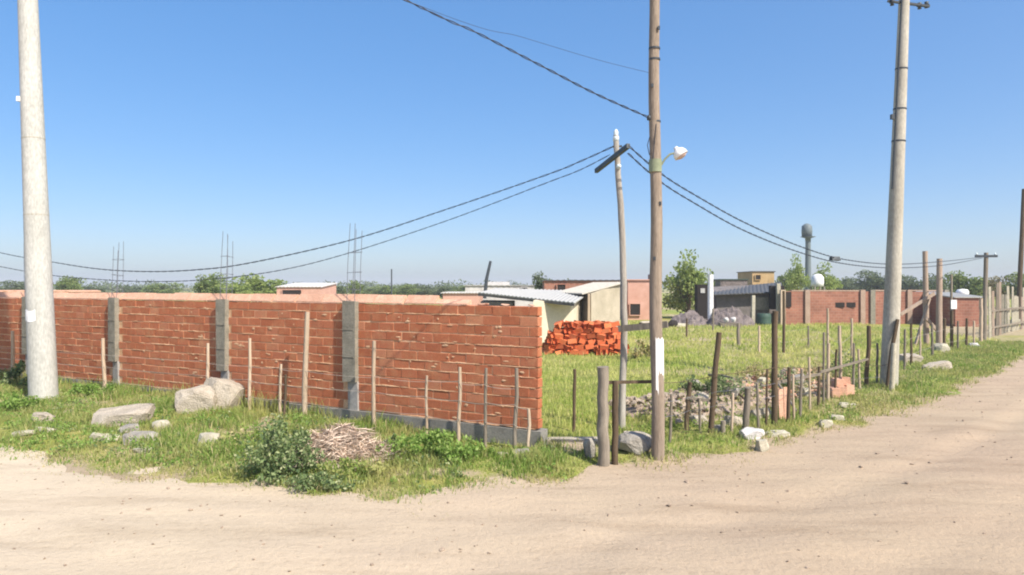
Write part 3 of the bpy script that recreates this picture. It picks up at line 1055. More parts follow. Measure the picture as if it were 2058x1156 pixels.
def left_depth(px):
    s = (px - 1029) / 1400
    t = (1.94 - s * 12.0) / (26.94 + s * 12.93)
    return 12.0 + 12.93 * t
cable('overhead_cable', [P(x, y, left_depth(x)) for x, y in [(1236, 293), (1165, 325), (1100, 351), (900, 420), (700, 484), (500, 529), (400, 542), (300, 546), (200, 541), (100, 526), (0, 508), (-150, 470)]],
      'upper of two dark twisted cables sagging left from the crooked pole')
cable('overhead_cable', [P(x, y, left_depth(x) + .5) for x, y in [(1226, 311), (1165, 342), (1100, 367), (900, 443), (700, 509), (570, 542), (450, 559), (330, 566), (200, 562), (60, 547), (-150, 505)]],
      'lower thinner cable sagging left from the crooked pole', .0055, .008)
RC0 = Vector(cb); RC1 = P(1981, 516, 31)
def right_pt(t, px_y):
    Y = RC0.y + (RC1.y - RC0.y) * t
    X = RC0.x + (RC1.x - RC0.x) * t
    return Vector((X, Y, CAM_H - (px_y - HORIZON) / 1400 * Y))
def right_at(px, py):
    s = (px - 1029) / 1400
    t = (RC0.x - s * RC0.y) / (s * (RC1.y - RC0.y) - (RC1.x - RC0.x))
    return right_pt(t, py)
cable('overhead_cable', [RC0] + [right_at(x, y) for x, y in [(1330, 350), (1400, 394), (1500, 449), (1610, 496), (1700, 522), (1800, 531), (1900, 525)]] + [RC1],
      'upper of two dark twisted cables running right from the crooked pole', .007, .010)
cable('overhead_cable', [P(1262, 308, 11.6)] + [right_at(x, y) + Vector((0, .2, 0)) for x, y in [(1330, 360), (1400, 405), (1500, 461), (1610, 505), (1700, 529), (1800, 538), (1900, 533)]] + [RC1 + Vector((0, .2, -.05))],
      'lower thinner cable running right from the crooked pole', .007, .010)
cable('overhead_cable', [P(1313, 240, 10.0), P(1200, 190, 9.45), P(1091, 134, 9.0), P(950, 62, 8.5), P(815, 0, 8.05), Vector((-5.5, 5.3, 7.0)), Vector((-15, -.7, 9.6))],
      'dark twisted cable dropping from the top of the picture to the tall wooden pole', .007, .010, .42)
cable('overhead_cable', [P(1312, 148, 10.0), P(1200, 120, 9.6), P(1050, 75, 9.0), P(860, 18, 8.4), Vector((-5.5, 5.9, 6.8)), Vector((-15, .4, 9.0))],
      'very faint thin wire above the dark twisted cable in the sky', .0028, 0, 1, 1)

# ------------------------------------------------------------------ corner posts, right-hand fence
def post(px, ytop, ybot, wd, mat, Y=None, dx=0, parent=None, label=None, name='post', n=9, taper=.92, cut=True):
    """round timber post from its picture place; dx = picture offset of the top"""
    z0 = .05
    Yd = Y or GY(ybot, z0)
    b = Vector((GX(px, Yd), Yd, 0)); b.z = gh(b.x, b.y) - .12
    t = Vector((GX(px + dx, Yd), Yd + random.uniform(-.03, .03), zpx(ytop, Yd)))
    r = wd / 2 / 1400 * Yd
    mb = MB()
    k = 7
    pts = [b.lerp(t, i / k) + (Vector((random.uniform(-1, 1) * r * .18, random.uniform(-1, 1) * r * .18, 0)) if i else Vector()) for i in range(k + 1)]
    mb.tube(pts, [r * (1 - (1 - taper) * i / k) for i in range(k + 1)], n, True, .06)
    if parent is not None:
        return mb.build(name, M[mat], parent), b, t
    o = mb.build(name, M[mat], None, b)
    tag(o, label, 'post')
    return o, b, t

post(1212, 737, 928, 25, 'wood_grey', label='thick grey weathered corner post left of the tall wooden pole', name='fence_post', dx=1)
post(1236, 765, 925, 14, 'wood_dark', label='thinner dark post pressed against the thick grey corner post', name='fence_post')
post(1153, 742, 866, 7, 'wood_dark', label='thin dark stake in the gap right of the brick wall end', name='stake', dx=2)
# rails between the corner post and the tall pole
Y1 = 10.05
o = MB().bar(P(1205, 769, Y1 + .1), P(1322, 767, Y1 + .1), .035, .045).build('rail', M['wood_dark'], None, P(1265, 768, Y1))
tag(o, 'dark horizontal rail from the corner post to the tall wooden pole', 'rail')
o = MB().bar(P(1243, 661, 11.9), P(1342, 652, 11.4), .03, .11).build('plank', M['wood_grey'], None, P(1290, 656, 11.6))
tag(o, 'grey plank nailed level across the crooked pole and the tall pole', 'plank')

rf = thing('wire_fence', 'leaning fence of dark posts and wires along the rubble right of the tall pole', 'fence', Vector((3, 11.8, 0)))
tops = []
for px, yt, yb, wd, mat, dx in [(1378, 768, 872, 10, 'wood_dark', 8), (1427, 668, 874, 12, 'wood_dark', 17), (1452, 845, 876, 11, 'wood_grey', 0),
                                (1496, 778, 868, 14, 'wood_grey', 6), (1556, 625, 852, 13, 'wood_dark', 1), (1583, 738, 848, 8, 'wood_dark', 2), (1346, 792, 892, 6, 'wood_grey', 3), (1408, 800, 874, 6, 'wood_grey', -3), (1470, 790, 872, 6, 'wood_pale', 3), (1524, 770, 862, 6, 'wood_grey', -3), (1540, 742, 856, 5, 'wood_dark', 2), (1596, 752, 843, 5, 'wood_pale', -2),
                                (1608, 742, 838, 6, 'wood_grey', 3), (1628, 718, 826, 5, 'wood_pale', -2), (1645, 737, 816, 6, 'wood_dark', 2), (1655, 668, 812, 5, 'wood_grey', 0), (1664, 690, 806, 7, 'wood_pale', 0), (1677, 702, 800, 5, 'wood_dark', 3), (1690, 655, 792, 7, 'wood_pale', -2), (1715, 690, 788, 5, 'wood_grey', 2), (1728, 702, 783, 5, 'wood_pale', -2), (1740, 655, 778, 9, 'wood_dark', 8), (1762, 690, 774, 5, 'wood_grey', 2)]:
    o, b, t = post(px, yt, yb, wd, mat, dx=dx, parent=rf, n=8)
    tops.append((b, t, yb))
for (xa, ya, Ya), (xb, yb, Yb) in (((1380, 800, 11.6), (1432, 806, 11.55)), ((1556, 770, 12.5), (1648, 752, 14.2)), ((1648, 748, 14.3), (1744, 722, 16.9))):
    MB().bar(P(xa, ya, Ya - .07), P(xb, yb, Yb - .07), .03, .05).build('rail', M['wood_grey'], rf)
line = [P(1322, 768, 10.0)] + [P(1385, 763, 11.55), P(1437, 752, 11.4), P(1557, 738, 12.4), P(1690, 736, 15.8), P(1747, 735, 16.9), P(1790, 730, 17.0)]
for dz, r in ((0, .007), (-.28, .004), (-.5, .004)):
    for a, b in zip(line, line[1:]):
        MB().tube(twisted_wire(a + Vector((0, -.06, dz)), b + Vector((0, -.06, dz)), .02, r, 5), r, 4).build('wire', M['rebar'] if dz else M['wood_dark'], rf)

# leaning strut at the concrete pole, its foot painted pale
b = P(1783, 765, 16.75); b.z = gh(b.x, b.y) - .05
o = MB().tube([b, P(1792, 705, 16.8), P(1804, 642, 16.85)], [.055, .05, .045], 8).build('leaning_post', M['wood_dark'], None, b)
tag(o, 'short dark post leaning against the foot of the right concrete pole', 'post')
b = P(1792, 782, 16.4); b.z = gh(b.x, b.y) - .05
o = MB().tube([b, P(1795, 730, 16.4), P(1797, 690, 16.45)], [.062, .058, .055], 8).build('fence_post', M['stone_pale'], None, b)
tag(o, 'short pale post at the foot of the right concrete pole', 'post')

# ------------------------------------------------------------------ far poles on the right
def far_pole(px0, py0, px1, py1, Y, wd, mat, label, name='wooden_pole'):
    a = P(px0, py0, Y); a.z = gh(a.x, a.y) - .1
    t = P(px1, py1, Y)
    r = wd / 2 / 1400 * Y
    root = thing(name, label, 'pole', a)
    MB().tube(pole_pts(a, t, 6), [r * 1.05 - r * .2 * k / 6 for k in range(7)], 9, True, .04).build('shaft', M[mat], root)
    return root, a, t
q1, _, _ = far_pole(1862, 692, 1859, 505, 29, 11, 'wood_pink', 'taller of two pinkish timber poles right of the concrete pole')
q2, _, _ = far_pole(1887, 700, 1888, 520, 28.4, 12, 'wood_pink', 'shorter thicker pinkish timber pole next to the crossed planks')
for (a, b, lab) in (((1810, 632), (1878, 590), 'pinkish plank slanting up to the right against the timber poles'),
                    ((1838, 698), (1868, 600), 'steep pale plank propped against the taller timber pole'),
                    ((1862, 640), (1890, 672), 'short plank slanting down between the two timber poles')):
    pa, pb = P(a[0], a[1], 28.6), P(b[0], b[1], 28.9)
    o = MB().bar(pa, pb, .06, .13).build('plank', M['wood_pink'], None, pa)
    tag(o, lab, 'plank')
q3, a, t = far_pole(1977, 694, 1982, 508, 30.5, 9, 'wood_grey', 'grey T-shaped pole with a level crossarm at far right', 'utility_pole')
MB().bar(P(1960, 515, 30.5), P(2004, 515, 30.4), .1, .1).build('crossarm', M['steel_dark'], q3)
for px in (1963, 2000):
    mb = MB(); mb.lathe(P(px, 513, 30.5), [(0, 0), (.05, .01), (.03, .08), (0, .12)]); mb.build('insulator', M['insulator'], q3)
far_pole(2046, 634, 2058, 380, 50, 9, 'wood_dark', 'dark leaning pole cut by the right edge of the picture', 'utility_pole')
q5, a, t = far_pole(1912, 702, 1912, 552, 27, 5, 'wood_grey', 'thin grey stake with a dark lower half left of the small brick house', 'stake')
MB().tube([P(1913, 700, 26.95), P(1913, 625, 26.95)], .06, 7).build('dark_sleeve', M['wood_dark'], q5)
MB().box(P(1917, 612, 26.9), (.22, .03, .35)).build('notice_board', M['white_paint'], q5)

# plank paling at the far right edge
pal = thing('paling_fence', 'ragged grey and pale paling fence beside the road at far right', 'fence', P(2020, 640, 38))
rnd = random.Random(9)
px = 1990
while px < 2120:
    Y = 33 + (px - 1990) * .10
    w = rnd.uniform(2.5, 7)
    yb = HORIZON + 3430 / Y
    yt = rnd.uniform(562, 600)
    a = P(px, yb + 1, Y); t = P(px + rnd.uniform(-2, 2), yt, Y)
    MB().bar(a, t, .03 + w / 1400 * Y * .8, .05).build('paling', M[rnd.choice(['stone_pale', 'wood_grey', 'concrete', 'wood_grey', 'wood_pink'])], pal)
    px += w + rnd.uniform(0, 4)
for y in (.5, 1.3):
    MB().bar(P(1990, 600, 33.15) * 1 + Vector((0, 0, y - P(1990, 600, 33.15).z)), P(2115, 600, 45.6) + Vector((0, 0, y - P(2115, 600, 45.6).z)), .05, .08).build('rail', M['wood_grey'], pal)
# fence posts between the concrete pole and the paling
vf = thing('wire_fence', 'thin far stakes and wires between the concrete pole and the T-shaped pole', 'fence', P(1900, 700, 26))
prev = None
for px, yt, yb, wd, mat in ((1818, 662, 745, 5, 'wood_grey'), (1832, 650, 735, 5, 'wood_dark'), (1850, 655, 726, 4, 'wood_pale'), (1874, 652, 717, 5, 'wood_grey'), (1898, 640, 708, 6, 'wood_dark'), (1925, 645, 703, 4, 'wood_grey'), (1943, 640, 700, 5, 'wood_dark'), (1957, 645, 697, 4, 'wood_pale'), (1971, 600, 692, 7, 'wood_pale'), (2000, 640, 672, 5, 'wood_grey')):
    o, b, t = post(px, yt, yb, wd, mat, parent=vf, n=7)
    if prev is not None:
        for z in (.4, .9):
            MB().tube(twisted_wire(Vector((prev.x, prev.y, z)), Vector((b.x, b.y, z)), .02, .004, 3), .004, 4).build('wire', M['wire'], vf)
    prev = b
# field fence in the middle of the lot
ff = thing('wire_fence', 'row of thin stakes and wires crossing the green lot before the far brick wall', 'fence', P(1575, 700, 26))
prev = None
for px, yt, yb, wd, mat in ((1380, 640, 680, 4, 'wood_dark'), (1433, 620, 668, 4, 'wood_grey'), (1484, 650, 697, 7, 'wood_grey'), (1526, 655, 710, 5, 'wood_pale'), (1575, 585, 710, 6, 'wood_dark'), (1625, 655, 700, 4, 'wood_grey'),
                            (1664, 620, 720, 5, 'wood_pale'), (1688, 655, 748, 6, 'wood_grey'), (1712, 640, 720, 5, 'wood_pale')):
    o, b, t = post(px, yt, yb, wd, mat, parent=ff, n=7)
    if prev is not None:
        for z in (.45, .85):
            MB().tube(twisted_wire(Vector((prev.x, prev.y, z)), Vector((b.x, b.y, z)), .03, .004, 3), .004, 4).build('wire', M['wire'], ff)
    prev = b

# ------------------------------------------------------------------ buildings behind
def quadbox(corners, z0, z1s):
    """prism over ground corners with separate top heights"""
    n = len(corners)
    vs = [Vector((c[0], c[1], z0)) for c in corners] + [Vector((c[0], c[1], z)) for c, z in zip(corners, z1s)]
    fs = [tuple(reversed(range(n))), tuple(range(n, 2 * n))] + [(i, (i + 1) % n, n + (i + 1) % n, n + i) for i in range(n)]
    return MB().add(vs, fs)

def corrugated(a, b, c, d, thick, n=40, amp=.018):
    """roof sheet a-b (eave) to d-c (ridge), ribs running up the slope"""
    a, b, c, d = [Vector(q) for q in (a, b, c, d)]
    nrm = (b - a).cross(d - a).normalized()
    if nrm.z < 0: nrm = -nrm
    vs = []
    for k in range(n + 1):
        f = k / n
        off = nrm * (amp if k % 2 else -amp)
        e, r = a.lerp(b, f) + off, d.lerp(c, f) + off
        vs += [e, r, e - nrm * thick, r - nrm * thick]
    fs = []
    for k in range(n):
        i = 4 * k
        fs += [(i, i + 4, i + 5, i + 1), (i + 2, i + 3, i + 7, i + 6), (i, i + 2, i + 6, i + 4), (i + 1, i + 5, i + 7, i + 3)]
    fs += [(0, 1, 3, 2), (4 * n, 4 * n + 2, 4 * n + 3, 4 * n + 1)]
    return MB().add(vs, fs)

def xy(px, Y):
    return (GX(px, Y), Y)

# grey-roofed cream shed
s1 = thing('shed', 'cream-walled shed with a low pale tin roof behind the brick wall end', 'shed', P(1100, 690, 30))
c0, c1, c2, c3 = xy(1146, 28.6), xy(1184, 34), xy(995, 36.5), xy(966, 31.5)
cm = (c0[0] + (c3[0] - c0[0]) * .62, c0[1] + (c3[1] - c0[1]) * .62)
zt = 1.80
k0, k1 = xy(1072, 29.0), xy(1147, 29.7)
quadbox([k1, c1, (k0[0] + 1.1, k0[1] + 4.6), k0], 0, [zt, zt + .35, zt + .35, zt + .1]).build('wall', M['cream'], s1)
quadbox([cm, (cm[0] + .1, cm[1] + .9), (c3[0] + .1, c3[1] + .9), c3], 0, [zt, zt + .05, zt + .05, zt]).build('shade_bay', M['shack'], s1)  # solid dark box stands for the front wall shaded under the eave
e0 = Vector((c0[0] + .15, c0[1] - .3, zt + .03)); e1 = Vector((c3[0] - .1, c3[1] - .2, zt + .42))
r1 = Vector((c2[0], c2[1], zt + .6)); r0 = Vector((c1[0] + .1, c1[1], zt + .46))
corrugated(e0, e1, r1, r0, .04, 50).build('roof', M['tin'], s1)
MB().bar(e0 - Vector((0, -.05, .09)), e1 - Vector((0, -.05, .10)), .04, .12).build('fascia', M['shack'], s1)
# second shed, shade on its left wall put in as dark colour
s2 = thing('shed', 'small beige shed with a sloping pale roof and shade-coloured left wall behind the brick heap', 'shed', P(1190, 655, 32))
C = xy(1188, 31); Rr = xy(1246, 33); Lf = xy(1146, 33.5); Bk = (Rr[0] + Lf[0] - C[0], Rr[1] + Lf[1] - C[1])
zc_, zr_ = zpx(590, 31), zpx(569, 33)
quadbox([C, Rr, Bk, Lf], 0, [zc_, zr_, zr_, zc_]).build('wall', M['beige'], s2)
dv = (Vector((Lf[0], Lf[1], 0)) - Vector((C[0], C[1], 0)))
dn = Vector((-dv.y, dv.x, 0)).normalized()
if dn.y > 0: dn = -dn
p0 = Vector((C[0], C[1], 0)) + dv * .06 + dn * .02; p1 = Vector((C[0], C[1], 0)) + dv * .95 + dn * .02
MB().poly([p0 + Vector((0, 0, .05)), p1 + Vector((0, 0, .05)), p1 + Vector((0, 0, zc_ - .12)), p0 + Vector((0, 0, zc_ - .12))], dn * .03).build('dark_panel', M['shack'], s2)  # dark grey sheet over the left wall, its shade given by colour
lo0 = Vector((C[0], C[1], zc_ + .02)) + dn * .5 + dv.normalized() * -.15; lo1 = Vector((Lf[0], Lf[1], zc_ + .02)) + dn * .5 + dv.normalized() * .9
hi0 = Vector((Rr[0], Rr[1], zr_ + .05)) - dn * .1 + dv.normalized() * -.15; hi1 = Vector((Bk[0], Bk[1], zr_ + .05)) - dn * .1 + dv.normalized() * .9
corrugated(lo0, lo1, hi1, hi0, .05, 30).build('roof', M['tin_cream'], s2)
mb = MB(); mb.bar(Vector((C[0] - .1, C[1] - .03, 0)), Vector((C[0] - .1, C[1] - .03, zc_)), .1, .1); mb.build('wall_post', M['wood_pale'], s2)

def house(px0, px1, ytop, Y, depth, mat, label, roofmat='tin_dark', name='house', skew=0.0, flat=True, rise=.0, z0=0, over=.12):
    x0, x1 = GX(px0, Y), GX(px1, Y)
    zt = zpx(ytop, Y)
    root = thing(name, label, 'house', Vector(((x0 + x1) / 2, Y, 0)))
    c = [(x0, Y), (x1, Y + skew), (x1 + .1, Y + depth + skew), (x0 + .1, Y + depth)]
    quadbox(c, z0, [zt, zt, zt + rise, zt + rise]).build('wall', M[mat], root)
    a = Vector((c[0][0] - over, c[0][1] - over, zt + .04)); b = Vector((c[1][0] + over, c[1][1] - over, zt + .04))
    cc = Vector((c[2][0] + over, c[2][1] + over, zt + rise + .04)); d = Vector((c[3][0] - over, c[3][1] + over, zt + rise + .04))
    corrugated(a, b, cc, d, .06, 26).build('roof', M[roofmat], root)
    return root, x0, x1, zt

def window(root, px0, px1, y0, y1, Y, frame='white_wall', name='window'):
    a, b = P(px0, y1, Y), P(px1, y0, Y)
    w, h = b.x - a.x, b.z - a.z
    c = (a + b) / 2
    wdw = MB().box(c + Vector((0, -.03, 0)), (w, .05, h)).build(name, M['dark'], root)
    t = .06
    mb = MB()
    mb.box(c + Vector((0, -.07, h / 2 + t / 2)), (w + 2 * t, .07, t)).box(c + Vector((0, -.07, -h / 2 - t / 2)), (w + 2 * t, .07, t))
    mb.box(c + Vector((-w / 2 - t / 2, -.07, 0)), (t, .07, h)).box(c + Vector((w / 2 + t / 2, -.07, 0)), (t, .07, h))
    mb.build('frame', M[frame], wdw)
    return wdw

h, *_ = house(1094, 1246, 564, 46, 5, 'brick_far2', 'dull red brick house with dark flat roof edge behind the sheds')
window(h, 1120, 1136, 572, 584, 45.96, 'brick_far2')
h, *_ = house(1262, 1317, 563, 50, 5, 'salmon', 'salmon pink house with a dark square window behind the wooden poles', 'salmon')
window(h, 1266, 1286, 611, 633, 49.96, 'salmon')
MB().tube([P(1309, 566, 51), P(1309, 552, 51)], .25, 8).build('chimney', M['shack'], h)
h, *_ = house(935, 1082, 574, 62, 6, 'white_wall', 'low white house just behind the grey tin roof', 'tin')
window(h, 1048, 1060, 578, 588, 61.96, 'white_wall')
MB().box(P(1000, 572, 64), (2.2, 1.5, .5)).build('roof_box', M['white_wall'], h)
h, *_ = house(890, 962, 589, 44, 4, 'salmon', 'low pale pink house above the brick wall, left of the tin roof', 'white_wall')
h, *_ = house(556, 644, 577, 60, 5, 'salmon', 'small far house with white sloping roof left of the wall\'s nearest column', 'white_wall', rise=.35)
window(h, 568, 606, 583, 594, 59.96, 'salmon', 'opening')
h, *_ = house(-120, 142, 586, 34, 2.2, 'salmon', 'low peach-coloured building peeping over the wall at far left', 'coping', over=.05)
h, *_ = house(1512, 1556, 546, 72, 5, 'tan', 'small tan upper storey rising above the dark shack roof', 'tin_dark')
window(h, 1518, 1528, 553, 562, 71.96, 'tan')
h, *_ = house(1448, 1502, 562, 66, 5, 'tarp', 'low dark green-roofed building behind the dark shack', 'green_drum', name='house')

# TV mast behind the tin roof
b = P(976, 590, 60)
o = MB().tube([P(974, 600, 60), P(978, 560, 60), P(986, 525, 60)], [.16, .15, .12], 6).build('antenna_mast', M['steel_dark'], None, b)
tag(o, 'thin dark slanting mast above the low white house', 'mast')
b = P(787, 590, 110)
o = MB().tube([P(787, 600, 110), P(787, 541, 110)], .12, 6).build('antenna_mast', M['steel_dark'], None, b)
tag(o, 'tiny thin mast on the skyline over the brick wall', 'mast')

# dark shack on the right
sh = thing('shack', 'dark grey shack with lean-to tin roof behind the green lot', 'shack', P(1500, 650, 45))
x0, x1 = GX(1440, 45), GX(1572, 45)
quadbox([(x0, 45), (x1, 45), (x1, 49), (x0, 49)], 0, [zpx(592, 45), zpx(584, 45), 2.6, 2.4]).build('wall', M['shack'], sh)
corrugated(P(1432, 592, 44.4), P(1576, 586, 44.4), P(1570, 567, 49), P(1436, 580, 49), .06, 36).build('roof', M['tin_dark'], sh)
MB().box(P(1561, 598, 44.2), (.9, .3, 1.5)).build('dark_panel', M['dark'], sh)
MB().box(P(1530, 610, 44.9), (.9, .12, .8)).build('panel', M['concrete'], sh)
MB().bar(P(1513, 655, 44), P(1514, 594, 44.2), .2, .2).build('post', M['stone_pale'], sh)
MB().bar(P(1565, 655, 43.8), P(1564, 570, 43.8), .22, .22).build('post', M['stone_pale'], sh)
# green drum
b = P(1535, 652, 43)
mb = MB(); mb.lathe(Vector((b.x, b.y, 0)), [(0, 0), (.42, 0), (.44, .25), (.42, .3), (.44, .55), (.41, .76), (.38, .8), (0, .8)], n=18)
o = mb.build('water_drum', M['green_drum'], None, Vector((b.x, b.y, 0)))
tag(o, 'dark green plastic drum in front of the dark shack', 'drum')
# mauve heap and junk
def heap(name, label, cat, mat, cx, cy, rx, ry, hgt, seed, n=28, rough=.25, kind=None):
    vs, fs = [], []
    for j in range(n + 1):
        for i in range(n + 1):
            u, v = i / n * 2 - 1, j / n * 2 - 1
            rr = math.hypot(u, v)
            x, y = cx + u * rx, cy + v * ry
            f = max(0.0, 1 - rr * rr)
            nz = noise.noise(Vector((x * 1.4, y * 1.4, seed))) * .6 + noise.noise(Vector((x * 4, y * 4, seed + 5))) * .4
            vs.append(Vector((x, y, gh(x, y) - .06 + hgt * f ** .75 * (1 + rough * 2 * nz))))
    w = n + 1
    for j in range(n):
        for i in range(n):
            fs.append((j * w + i, j * w + i + 1, (j + 1) * w + i + 1, (j + 1) * w + i))
    mb = MB().add(vs, fs, False)
    o = mb.build(name, M[mat], None, Vector((cx, cy, 0)))
    tag(o, label, cat, None, kind)
    return o
heap('junk_heap', 'mauve-grey heap of junk and tarpaulin before the dark shack', 'heap', 'tarp', GX(1466, 42.5), 42.5, 1.6, 1.0, 1.15, 3, 30, .45)
heap('junk_heap', 'low dark junk heap left of the dark shack under the lime tree', 'heap', 'tarp', GX(1385, 43), 43, 1.4, .9, .75, 8, 20, .5)
for px, lab in ((1459, 'left one of two small white sacks at the mauve heap'), (1474, 'right one of two small white sacks at the mauve heap')):
    c = P(px, 640, 40.9); c.z = 0
    o = MB().rock(c + Vector((0, 0, .52)), (.36, .4, .38), px, 26, 0, .3).build('sack', M['white_rubble'], None, c)
    tag(o, lab, 'sack')
    o = None
c = P(1466, 640, 41); c.z = 0
o = MB().box(c + Vector((0, 0, .16)), (1.2, .6, .34), jit=.03).build('crate', M['wood_grey'], None, c)
tag(o, 'low grey crate carrying the two white sacks', 'crate')
c = P(1428, 630, 43); c.z = 0
o = MB().tube([c - Vector((0, 0, .1)), Vector((c.x, c.y, zpx(552, 43)))], [.19, .16], 10).build('post', M['white_paint'], None, c)
tag(o, 'stout white post standing between the lime tree and the dark shack', 'post')
c = P(1409, 612, 45); c.z = 0
o = MB().box(c + Vector((0, 0, 1.3)), (.65, .7, 2.6)).build('cabinet', M['dark'], None, c)
mb = MB(); mb.box(c + Vector((0, -.38, 2.2)), (.28, .04, .3)); ORIGIN[o] = c; mb.build('window', M['tin'], o)
tag(o, 'narrow dark booth left of the stout white post', 'booth')
# debris left of the shack by the salmon house
for px, py, s, mat, lab in ((1290, 634, (.5, .5, .45), 'dark', 'dark round lump below the salmon house window'), (1300, 640, (1.2, .5, .5), 'chunk', 'pale rubble lump beside the salmon house'),
                            (1350, 636, (.9, .5, .6), 'dark', 'dark lump just right of the tall wooden pole'), (1365, 628, (1.0, .4, .35), 'stone_pale', 'pale flat lump under the lime tree')):
    c = P(px, py, 41); c.z = 0
    o = MB().rock(c + Vector((0, 0, s[2] * .45)), s, px, 20).build('rubble_lump', M[mat], None, c)
    tag(o, lab, 'rubble')

# far brick wall on the right
fw = thing('brick_wall', 'long low dull red brick wall across the lot, behind the right concrete pole', 'wall', P(1690, 655, 44))
xa, xb = GX(1572, 43.5), GX(1902, 45.5)
def fwz(t): return 2.16 - .02 * t
def FW(px, z, off=0.0):
    Y = 43.5 + 2.0 * (px - 1572) / 330.0
    return Vector((GX(px, Y), Y - off, z))
quadbox([(xa, 43.5), (xb, 45.5), (xb, 45.75), (xa, 43.75)], 0, [2.18, 2.12, 2.12, 2.18]).build('wall', M['brick_far'], fw)
for px, mat in ((1572, 'wood_pale'), (1621, 'pilaster'), (1732, 'pilaster'), (1752, 'concrete'), (1826, 'pilaster'), (1900, 'concrete')):
    MB().bar(FW(px, 0, .08), FW(px, 2.26, .08), .3, .2).build('pilaster', M[mat], fw)
MB().box(FW(1583, zpx(602, 43.5), .02), (.42, .1, .95)).build('opening', M['dark'], fw)
for px in (1687, 1709):
    MB().box(FW(px, zpx(613, 44.2), .02), (.6, .1, .30)).build('vent', M['dark'], fw)
for pxa, pxb in ((1590, 1618), (1624, 1729), (1756, 1822), (1830, 1896)):
    MB().bar(FW(pxa, 2.22, -.12), FW(pxb, 2.20, -.12), .3, .07).build('coping', M['pilaster'], fw)
h, *_ = house(1920, 1974, 598, 42, 4, 'brick_far', 'small red brick house with pale lilac roof near the T-shaped pole', 'tin', rise=.3)
c = P(1934, 590, 45)
o = MB().lathe(c - Vector((0, 0, .2)), [(0, 0), (.35, .02), (.38, .3), (.3, .45), (0, .5)]).build('water_tank', M['white_paint'], None, c)
tag(o, 'small white tank on the small red brick house roof', 'tank')
# white roof tank near yellow tree
c = P(1643, 576, 52)
mb = MB(); mb.lathe(Vector((c.x, c.y, c.z)), [(0, 0), (.42, 0), (.44, .3), (.42, .7), (.25, .9), (0, .95)])
wt = thing('water_tank', 'white domed water tank above the far brick wall', 'tank', Vector((c.x, c.y, 0)))
mb.build('tank', M['white_paint'], wt)
mb = MB()
for dx, dy in ((-.35, -.35), (.35, -.35), (.35, .35), (-.35, .35)):
    mb.bar(Vector((c.x + dx, c.y + dy, 0)), Vector((c.x + dx, c.y + dy, c.z)), .1, .1)
mb.build('stand', M['concrete'], wt)
# elevated tank tower
c = P(1624, 576, 90)
tw = thing('water_tower', 'grey water tower, a round tank on a slim column, on the skyline', 'tower', Vector((c.x, c.y, 0)))
zt0, zt1 = zpx(476, 90), zpx(452, 90)
MB().lathe(Vector((c.x, c.y, 0)), [(.42, 0), (.32, zt0 - .8), (.36, zt0 - .2), (1.0, zt0), (0, zt0)], n=14).build('column', M['tower'], tw)
MB().lathe(Vector((c.x - .15, c.y, 0)), [(0, zt0 + .01), (.62, zt0 + .02), (.66, zt0 + .8), (.62, zt1 - .15), (.3, zt1 + .1), (0, zt1 + .2)], n=18).build('tank', M['tower'], tw)
# small dark fixture hanging on the right-hand cable
c = right_at(1678, 520)
o = MB().box(c, (.22, .12, .10), jit=.02).build('junction_box', M['steel_dark'], None, c)
tag(o, 'small dark junction box hung on the right-hand cables', 'box')

# ------------------------------------------------------------------ heap of orange bricks
hp = thing('brick_heap', 'big heap of bright orange bricks on the grass right of the brick wall', 'heap', P(1170, 712, 25.2))
PBM = []
for s in range(4):
    me = brick_mesh('brick', .31, .17, .15, 40 + s, True)
    me.materials.clear()
    me.materials.append(M['brick_new'])
    PBM.append(me)
rnd = random.Random(5)
bx0, bx1 = GX(1092, 25.2), GX(1246, 25.2)
cnt = 0
for layer in range(6):
    z = .09 + layer * .19
    for row in range(4):
        yy = 24.7 + row * .30 + layer * .05
        lo = bx0 + (.0, .03, .10, .2, .32, .46)[layer] + rnd.uniform(-.08, .08)
        hi = bx1 - (.0, .0, .0, .04, .12, .3)[layer] + rnd.uniform(-.06, .06)
        if layer > 0 and row == 3 and layer > 3: continue
        x = lo
        while x < hi:
            side = rnd.random() < .45
            w = .17 if side else .32
            if not (row == 0 and rnd.random() < .03) and cnt < 300:
                o = bpy.data.objects.new('brick', rnd.choice(PBM))
                COL.objects.link(o)
                o.parent = hp
                o.location = Vector((x + w / 2, yy + rnd.uniform(-.09, .07), z + gh(x, yy) + rnd.uniform(-.03, .025))) - ORIGIN[hp]
                o.rotation_euler = (rnd.uniform(-.38, .38), rnd.uniform(-.38, .38), (math.pi / 2 if side else 0) + rnd.uniform(-.6, .6))
                cnt += 1
            x += w + rnd.uniform(0, .03)

